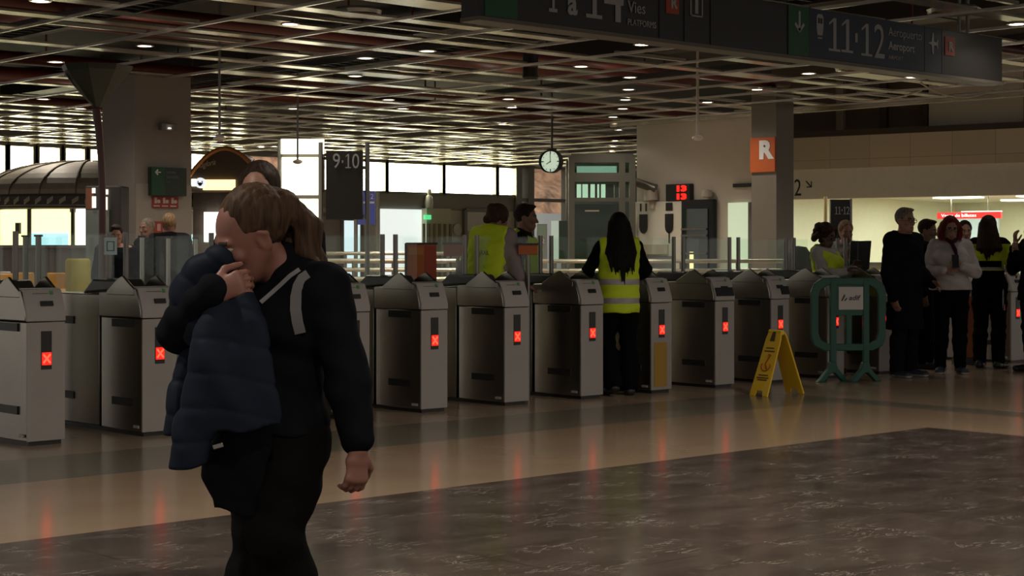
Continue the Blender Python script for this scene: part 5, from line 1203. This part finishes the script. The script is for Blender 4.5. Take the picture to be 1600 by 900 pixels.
# ---- 3 man in profile
loc,rz=at(821,16.32,-82); p=Pose(1.77,False,1.0); p.R=rotm(-.05,.08)
p.arm(1,(.22,-.02,1.10),(.19,-.24,1.02),((0,-1,-.1),(0,0,-1),.4,0))
o=body(p,'person','person with short dark hair in side view wearing a lime vest over a dark jacket','tan',loc,rz)
top(p,o,CHAR,'jacket',.014,.80,neck=.015); vest(p,o,.80,.036,bands=(1.02,),arm=.215); trousers(p,o,TROU); shoes(p,o,SHB,SHB); hair(p,o,'short','dark')
# ---- 4-6 people by the pale column
loc,rz=at(265,21.8,160); p=Pose(1.80,False,1.12); p.R=rotm(-.25,.1); p.arm(-1,(-.27,.03,1.12),(-.24,-.16,.95)); p.arm(1,(.27,.06,1.12),(.26,-.1,.93))
o=body(p,'person','person with cropped fair hair and broad black jacket seen from behind at the square column','pink',loc,rz); top(p,o,DK,'jacket',.028,.72,neck=.01); trousers(p,o,TROU); shoes(p,o,SHB,SHB); hair(p,o,'crop','blond')
loc,rz=at(230,22.6,40); p=Pose(1.75,False,1.0); p.R=rotm(.1,.05)
p.arm(-1,(-.25,.02,1.1),(-.23,-.14,.9)); o=body(p,'person','person with grey cropped hair in a dark short-sleeved top left of the fair-haired back','tan',loc,rz); top(p,o,CHAR,'shirt',.018,.78,sl=(.05,.05),neck=.02); trousers(p,o,TROU); shoes(p,o,SHB,SHB); hair(p,o,'crop','grey')
loc,rz=at(181,20.9,-25); p=Pose(1.64,False,1.0); p.R=rotm(-.2,.25); o=body(p,'person','person in a dark suit with head lowered behind the taped notice','fair',loc,rz); top(p,o,NAVY,'jacket',.024,.72,neck=-.02); trousers(p,o,NAVY); shoes(p,o,SHB,SHB); hair(p,o,'short','dark')
# ---- 7 curly-haired attendant
loc,rz=at(1291,18.02,-52); p=Pose(1.60,True,1.05); p.R=rotm(-.05,.28); p.arm(1,(.20,-.10,1.06),(.11,-.28,1.14),((-.4,-.5,.7),(-.6,-.3,-.3),.5,0)); p.arm(-1,(-.22,-.08,1.06),(-.12,-.28,1.10),((.5,-.6,.4),(.3,-.4,-.6),.5,0))
o=body(p,'person','person with curly dark hair and glasses in a lime vest over a white shirt','brown',loc,rz); top(p,o,SHIRT,'shirt',.018,.78,neck=.005); vest(p,o,.80,.03,bands=(),arm=.185); trousers(p,o,TROU); shoes(p,o,SHB,SHB); hair(p,o,'curly','curly'); glasses(p,o)
loc,rz=at(1322,19.3,10); p=Pose(1.66,True,1.0); p.R=rotm(.3,.2); p.arm(1,(.19,-.12,1.08),(.06,-.26,1.22),((-.3,-.3,.8),(0,1,0),.6,0))
o=body(p,'person','person with beige hair half hidden behind the curly-haired attendant','fair',loc,rz); top(p,o,GREYL,'coat',.02,.6,neck=.01); trousers(p,o,TROU); shoes(p,o,SHB,SHB); hair(p,o,'tied','blond')
# ---- 8 man with glasses in a long dark coat
loc,rz=at(1414,17.55,-38); p=Pose(1.765,False,1.08); p.R=rotm(-.12,.05); p.arm(-1,(-.24,.03,1.10),(-.25,-.06,.84),((0,-.25,-1),(1,0,0),.6,0)); p.arm(1,(.23,-.0,1.10),(.17,-.22,.98),((-.2,-1,.0),(-.6,0,-.6),.5,0))
o=body(p,'person','person with grey hair and glasses in a long black coat right of the green barrier','fair',loc,rz); top(p,o,NAVY,'coat',.03,.50,neck=.01,skirt=.015); trousers(p,o,NAVY,.018,.02); shoes(p,o,SHN,SOLEW); hair(p,o,'short','grey'); glasses(p,o)
F_=MB(); 
# ---- 9 man behind him
loc,rz=at(1449,18.75,-60); p=Pose(1.665,False,1.02); p.R=rotm(-.1,.15); p.arm(1,(.20,-.08,1.04),(.12,-.30,1.02),((-.1,-1,-.05),(-.3,0,-.9),.35,0))
o=body(p,'person','person with short dark hair half hidden behind the man in glasses','tan',loc,rz); top(p,o,DK,'jacket',.02,.72,neck=.01); trousers(p,o,TROU); shoes(p,o,SHB,SHB); hair(p,o,'short','dark')
# ---- 10 red-haired woman
loc,rz=at(1485,18.0,8); p=Pose(1.685,True,1.18); p.R=rotm(.1,.22); p.arm(-1,(-.265,-.04,1.09),(-.10,-.27,1.11),((.9,-.3,.25),(0,.6,-.8),.55,0)); p.arm(1,(.26,-.03,1.09),(.10,-.26,1.15),((-.75,-.25,.55),(-.2,.8,-.4),.7,0))
o=body(p,'person','person with a red bob in a white sweater and black trousers holding a phone','fair',loc,rz); top(p,o,OFFW,'sweater',.022,.90,neck=.0,skirt=.01); trousers(p,o,TROU,.016,.006,1.08); shoes(p,o,SHN,SOLEW); hair(p,o,'bob','red'); glasses(p,o)
sc=MB().tube([(-.055,-.09,1.45),(.0,-.135,1.40),(.03,-.165,1.33),(.045,-.17,1.27)],[.018,.022,.022,.015],8); sc.tube([(.055,-.09,1.45),(.0,-.14,1.40)],[.018,.022],8); sc.build('neck_scarf',cloth('plum_scarf',(.05,.012,.03)),o,smooth=True)
ph=MB().obox((0,0,0),(.036,0,.0),(0,.0045,.0),(0,0,.075)).build('smartphone',BLACK,None,bevel=.004); tag(ph,'black smartphone held up by the red-haired person','phone'); ph.matrix_world=o.matrix_basis@Matrix.Translation((.015,-.315,1.21))@Matrix.Rotation(-.35,4,'X')
# ---- 11 head behind her
loc,rz=at(1508,20.4,20); p=Pose(1.68,True,.95); p.R=rotm(.3,.1); o=body(p,'person','person with dark hair mostly hidden behind the red-haired woman','fair',loc,rz); top(p,o,DK,'coat',.02,.6); trousers(p,o,TROU); shoes(p,o,SHB,SHB); hair(p,o,'tied','dark')
# ---- 12 long brown-haired attendant
loc,rz=at(1546,18.85,-150); p=Pose(1.71,True,1.06); p.R=rotm(-.25,.05); p.arm(-1,(-.26,.02,1.12),(-.20,-.22,1.06),((.3,-1,.1),(.3,0,-1),.4,0)); p.arm(1,(.25,-.0,1.10),(.13,-.24,1.04),((-.4,-1,.0),(0,0,-1),.4,0))
o=body(p,'person','person with long brown hair in a black and lime short-sleeved top near the right edge','tan',loc,rz)
top(p,o,[LIME,DK,SILV],'polo_shirt',.018,.84,sl=(.04,.04),neck=.01,pick=lambda C: np.where(C[:,2]<1.10,1,np.where(np.abs(C[:,2]-1.125)<.014,2,np.where((C[:,2]>1.13)&(C[:,2]<1.21)&(np.abs(C[:,0])<.15),1,np.where((C[:,2]>1.40),1,0)))))
trousers(p,o,TROU,.018,.014,1.05); shoes(p,o,SHB,SHB,True); hair(p,o,'long_wavy','dark')
MB().obox((-.17,.06,.80),(.006,.0,.0),(0,.02,0),(0,0,.12)).build('white_strap',SHIRT,o); MB().obox((-.176,.06,.69),(.008,.0,.0),(0,.02,0),(0,0,.035)).build('red_tag',mat('red_tag',(.35,.02,.02),.5),o)
# ---- 13 partial person at the right edge
loc,rz=at(1617,18.3,70); p=Pose(1.70,True,1.05); p.R=rotm(.0,.05); p.arm(-1,(-.24,-.10,1.14),(-.04,-.22,1.40),((.1,-.2,1),(.2,1,0),.6,0)); p.arm(1,(.21,-.15,1.08),(.10,-.30,1.28),((-.2,-.3,1),(-.2,1,0),.6,0))
o=body(p,'person','person in a dark coat at the right edge with one hand raised to the face','tan',loc,rz); top(p,o,DK,'coat',.03,.78,neck=.01,skirt=.02); trousers(p,o,TROU); shoes(p,o,SHB,SHB); hair(p,o,'bob','blond')
# ---- 14 woman right behind the front one
loc,rz=at(420,7.0,8); p=Pose(1.685,True,.98); p.R=rotm(.05,.10); p.head=p.head+np.array((-.042,0,0)); p.nek=p.nek+np.array((-.02,0,0))
for g in(-1,1):
    for q in(p.kne,p.ank,p.toe): q[g]=q[g]*np.array((.45,1,1))+np.array((.03,0,0))
o=body(p,'person','person with pulled-back dark hair whose face shows just above the bowed head','fair',loc,rz,.006); top(p,o,DK,'coat',.02,.6,neck=.01); trousers(p,o,TROU); shoes(p,o,SHB,SHB); hair(p,o,'tied','dark')
# ================================================================== THE BOWED WOMAN IN FRONT (local axes: x to the picture's right, y away from the lens)
DF=4.95; KF=DF/FPX; PXC=430
def L(px,py,dy=0.0): return np.array(((px-PXC)*KF*(DF+dy)/DF+lat(PXC)*dy*0, dy, EYE+(HOR-py)*(DF+dy)/FPX))
v=W(PXC,DF,0); loc=(v.x,v.y,0); rz=YAW-math.pi/2
p=Pose(1.62,True,1.0); fa=math.radians(52)                    # she heads to the picture's left and a little nearer
fdir=np.array((-math.sin(fa),-math.cos(fa),0)); sd=np.array((math.cos(fa),-math.sin(fa),0))   # own left
p.side=sd*1.0; p.hs=sd*1.0
p.pel=L(432,660); p.wai=L(438,585); p.che=L(446,500); p.nek=L(447,425)
p.nek=p.nek+np.array((0,0,0)); 
p.sho[1]=L(515,450,-.10); p.sho[-1]=L(385,448,.12)
p.elb[1]=L(550,570,-.13); p.wri[1]=L(572,704,-.16); p.hnd[1]=((-.05,-.1,-1),tuple(-sd),.95,0)
p.elb[-1]=L(284,518,-.04); p.wri[-1]=L(350,456,-.24); p.hnd[-1]=((1,-.10,.30),(.15,1,-.1),1.15,0); p.thumb={-1:1,1:1}
p.hip[1]=L(462,690,-.06); p.hip[-1]=L(405,688,.06)
p.kne[1]=L(440,835,-.14); p.kne[-1]=L(405,842,.02)
p.ank[1]=L(470,985,.05); p.ank[-1]=L(385,985,-.10); p.ank[1][2]=.13; p.ank[-1][2]=.085
p.toe[1]=p.ank[1]+fdir*.14+np.array((0,0,-.09)); p.toe[-1]=p.ank[-1]+fdir*.15+np.array((0,0,-.055))
p.hs_=1.13; hy=math.radians(66); p.R=rotm(-hy,.50,.12)
hk_=p.H/1.7*.97*p.hs_
p.head=L(424,377,-.14)-p.R@np.array((.076,.012,-.012))*hk_
o=body(p,'person','person in front with bowed head pressing a navy padded jacket to the face','pink',loc,rz,.0048)
front=o
TOPM=cloth('blue_black_knit',(.006,.0065,.009)); TRB=cloth('black_leggings',(.005,.0046,.0046))
def ftop(F):
    g=.018; trunk(F,p,g); F.slab(p.pel-np.array((0,0,.10)),p.pel,.17+g,.125+g,.16+g,.115+g,p.hs,.05)
    F.cone(p.nek+np.array((0,0,-.03)),p.nek+np.array((-.005,-.0,.02)),.078,.070,.02)
    F.cut((0,0,EYE+(HOR-672)*KF),(.0,0,-1),.01)
    for s_ in(-1,1): armf(F,p,s_,g+.004,.03,(.86) if s_>0 else 1.0)
garment(p,o,'sweatshirt',TOPM,ftop,.0065,pad=.2)
trousers(p,o,TRB,.016,.024,1.16); shoes(p,o,SHB,SHB)
# hair: drawn back over the crown, a loose ponytail falling on the shoulder
F=Field(p.head-np.array((.22,.25,.42)),p.head+np.array((.34,.25,.2)),.0055); k=p.hk
F.ell(hp(p,0,.036,.042),(.086*k,.100*k,.099*k),p.R,.01); F.ell(hp(p,0,-.122,-.055),(.095*k,.084*k,.104*k),p.R,.012,'-')
for g in(-1,1): F.ell(hp(p,.086*g,-.004,-.018),(.03*k,.034*k,.046*k),p.R,.006,'-')
F.cut(hp(p,0,.02,-.07),p.R@np.array((0,-.6,-1.)),.01)
F.ell(hp(p,0,.118,.035),(.045*k,.045*k,.05*k),p.R,.02)
r=random.Random(2); a0=hp(p,0,.125,.035)
for i in range(16):
    o1=np.array((r.uniform(-.03,.03),r.uniform(-.035,.035),r.uniform(-.02,.02)))
    b=L(468+r.uniform(-10,12),352+r.uniform(-6,6),.0)+o1; c=L(478+r.uniform(-14,16),398,-.01)+o1; e=L(488+r.uniform(-16,24),428+r.uniform(-10,8),-.03)+o1*.6
    F.cone(a0+o1*.5,b,.030,.026,.015); F.cone(b,c,.026,.021,.012); F.cone(c,e,.019,.004,.008)
F.ripple(lambda x,y,z: .002*np.sin(x*170+np.sin(z*23)*2)*np.sin(y*150+z*30))
F.build('hair',hairm('brown'),o)
# bag straps
STR=mat('grey_strap',(.13,.125,.125),.7); THIN=mat('pale_cord',(.16,.15,.155),.6)
cl=[c for c in o.children if c.name.startswith('sweatshirt')][0]
bv=BVHTree.FromPolygons([x.co for x in cl.data.vertices],[tuple(f.vertices) for f in cl.data.polygons])
def drape(pts,w,m,name,th=.004):
    out=[]
    for px,py in pts:
        q=Vector(L(px,py,0)); h=bv.ray_cast(Vector((q.x,-.8,q.z)),Vector((0,1,0)),2.0); out.append((h[0]+Vector((0,-.006,0))) if h[0] else q)
    mb=MB(); A=[];B=[]
    for i,q in enumerate(out):
        t=(out[min(i+1,len(out)-1)]-out[max(i-1,0)]).normalized(); n=Vector((0,-1,0)); s_=t.cross(n).normalized()
        A+= [q-s_*w,q+s_*w,q+s_*w+n*th,q-s_*w+n*th]
    n=len(out); fs=[]
    for i in range(n-1):
        for j in range(4): fs.append((i*4+j,i*4+(j+1)%4,(i+1)*4+(j+1)%4,(i+1)*4+j))
    fs+=[(3,2,1,0),tuple((n-1)*4+j for j in range(4))]
    return mb.add(A,fs).build(name,m,None,smooth=True)
bag=thing('shoulder_bag','pale grey strap and thin cord of a bag worn by the bowed woman','bag',loc,rz)
s1=drape([(492,428),(483,434),(477,445),(473,462),(473,480),(476,500),(480,517)],.016,STR,'strap'); s1.parent=bag
s2=drape([(476,420),(462,430),(447,444),(432,458),(419,470)],.006,THIN,'cord'); s2.parent=bag
# ---- the padded jacket she holds: folded layers hanging from the hand, quilted in bands
JK=cloth('navy_padded_shell',(.011,.0145,.024),.6,.10); JL=cloth('dark_lining',(.006,.006,.0075))
jt=thing('padded_jacket','navy padded jacket held bunched at the face and hanging to the thighs','jacket',loc,rz)
def jpart(name,fn,m,ang=.1,step=.095,amp=.0055):
    F=Field(np.array((-.50,-.62,.35)),np.array((.20,.25,1.5)),.006); fn(F)
    ca,sa=math.cos(ang),math.sin(ang)
    F.ripple(lambda x,y,z: amp*(1-np.abs(np.sin(np.pi*(z*ca+x*sa+.012*np.sin(x*14))/step)))**4)
    F.ripple(lambda x,y,z: .010*np.sin(x*30+z*7+2+1.5*np.sin(z*6))+.005*np.sin(x*55+z*16)*np.sin(z*23)); return F.build(name,m,jt)
S_=np.array((1.,-.12,0))
def chain(F,rows,th,k=.03):                      # rows of (row, left px, right px, nearness): one smooth hanging sheet
    Q=[(L((a+b)/2,y,q),(b-a)/2*(DF+q)/FPX) for y,a,b,q in rows]; Q.sort(key=lambda e:e[0][2])
    zz=[e[0][2] for e in Q]; z=F.ax[2]; ip=lambda v: np.interp(z,zz,v).astype(np.float32)[None,None,:]
    cx,cy,w=ip([e[0][0] for e in Q]),ip([e[0][1] for e in Q]),ip([e[1] for e in Q])
    x=F.ax[0][:,None,None]; y=F.ax[1][None,:,None]
    q=(np.abs((x-cx)/w)**2.6+np.abs((y-cy+.12*(x-cx))/th)**2.6)**(1/2.6)
    hy_=np.hypot(x-cx,y-cy); d=np.maximum((q-1)*np.maximum(hy_/np.maximum(q,1e-4),th*.8),np.maximum(zz[0]-z,z-zz[-1])[None,None,:])
    F.blend((slice(None),)*3,d,k,'+')
def panel_a(F):                                   # broad sheet from the hand down to the thighs
    chain(F,[(462,352,408,-.22),(500,334,430,-.25),(560,314,448,-.27),(620,303,460,-.275),(668,300,469,-.27)],.045)
    chain(F,[(470,350,395,-.21),(560,312,385,-.26),(650,298,372,-.285),(729,289,352,-.28)],.040)
def panel_b(F):                                   # sleeve hanging behind at the left
    chain(F,[(520,296,340,-.05),(560,282,336,-.07),(620,274,334,-.09),(690,260,326,-.10)],.050); F.cut(L(292,674,-.09),(.12,0,-1),.006)
def panel_c(F):                                   # bunched collar raised to the face, sloping down over the forearm
    F.cone(L(346,410,-.12),L(306,468,-.08),.056,.068,.03); F.cone(L(306,468,-.08),L(288,512,-.05),.068,.066,.03); F.cone(L(350,408,-.13),L(342,400,-.1),.040,.035,.03)
    F.cone(L(352,470,-.18),L(322,520,-.12),.05,.06,.04)
def panel_d(F):                                   # darker lining and hem lower right
    chain(F,[(650,356,450,-.22),(700,334,440,-.20),(745,327,424,-.18),(800,342,412,-.15)],.040)
jpart('shell',panel_a,JK); jpart('sleeve',panel_b,JK,.25); jpart('collar',panel_c,JK,.7,.08,.005); jpart('lining',panel_d,JL,.0,.2,.003)
MB().obox(L(366,697,-.315),(.014,0,.004),(0,.004,0),(-.002,0,.006)).build('zip_pull',POST,jt,bevel=.002)
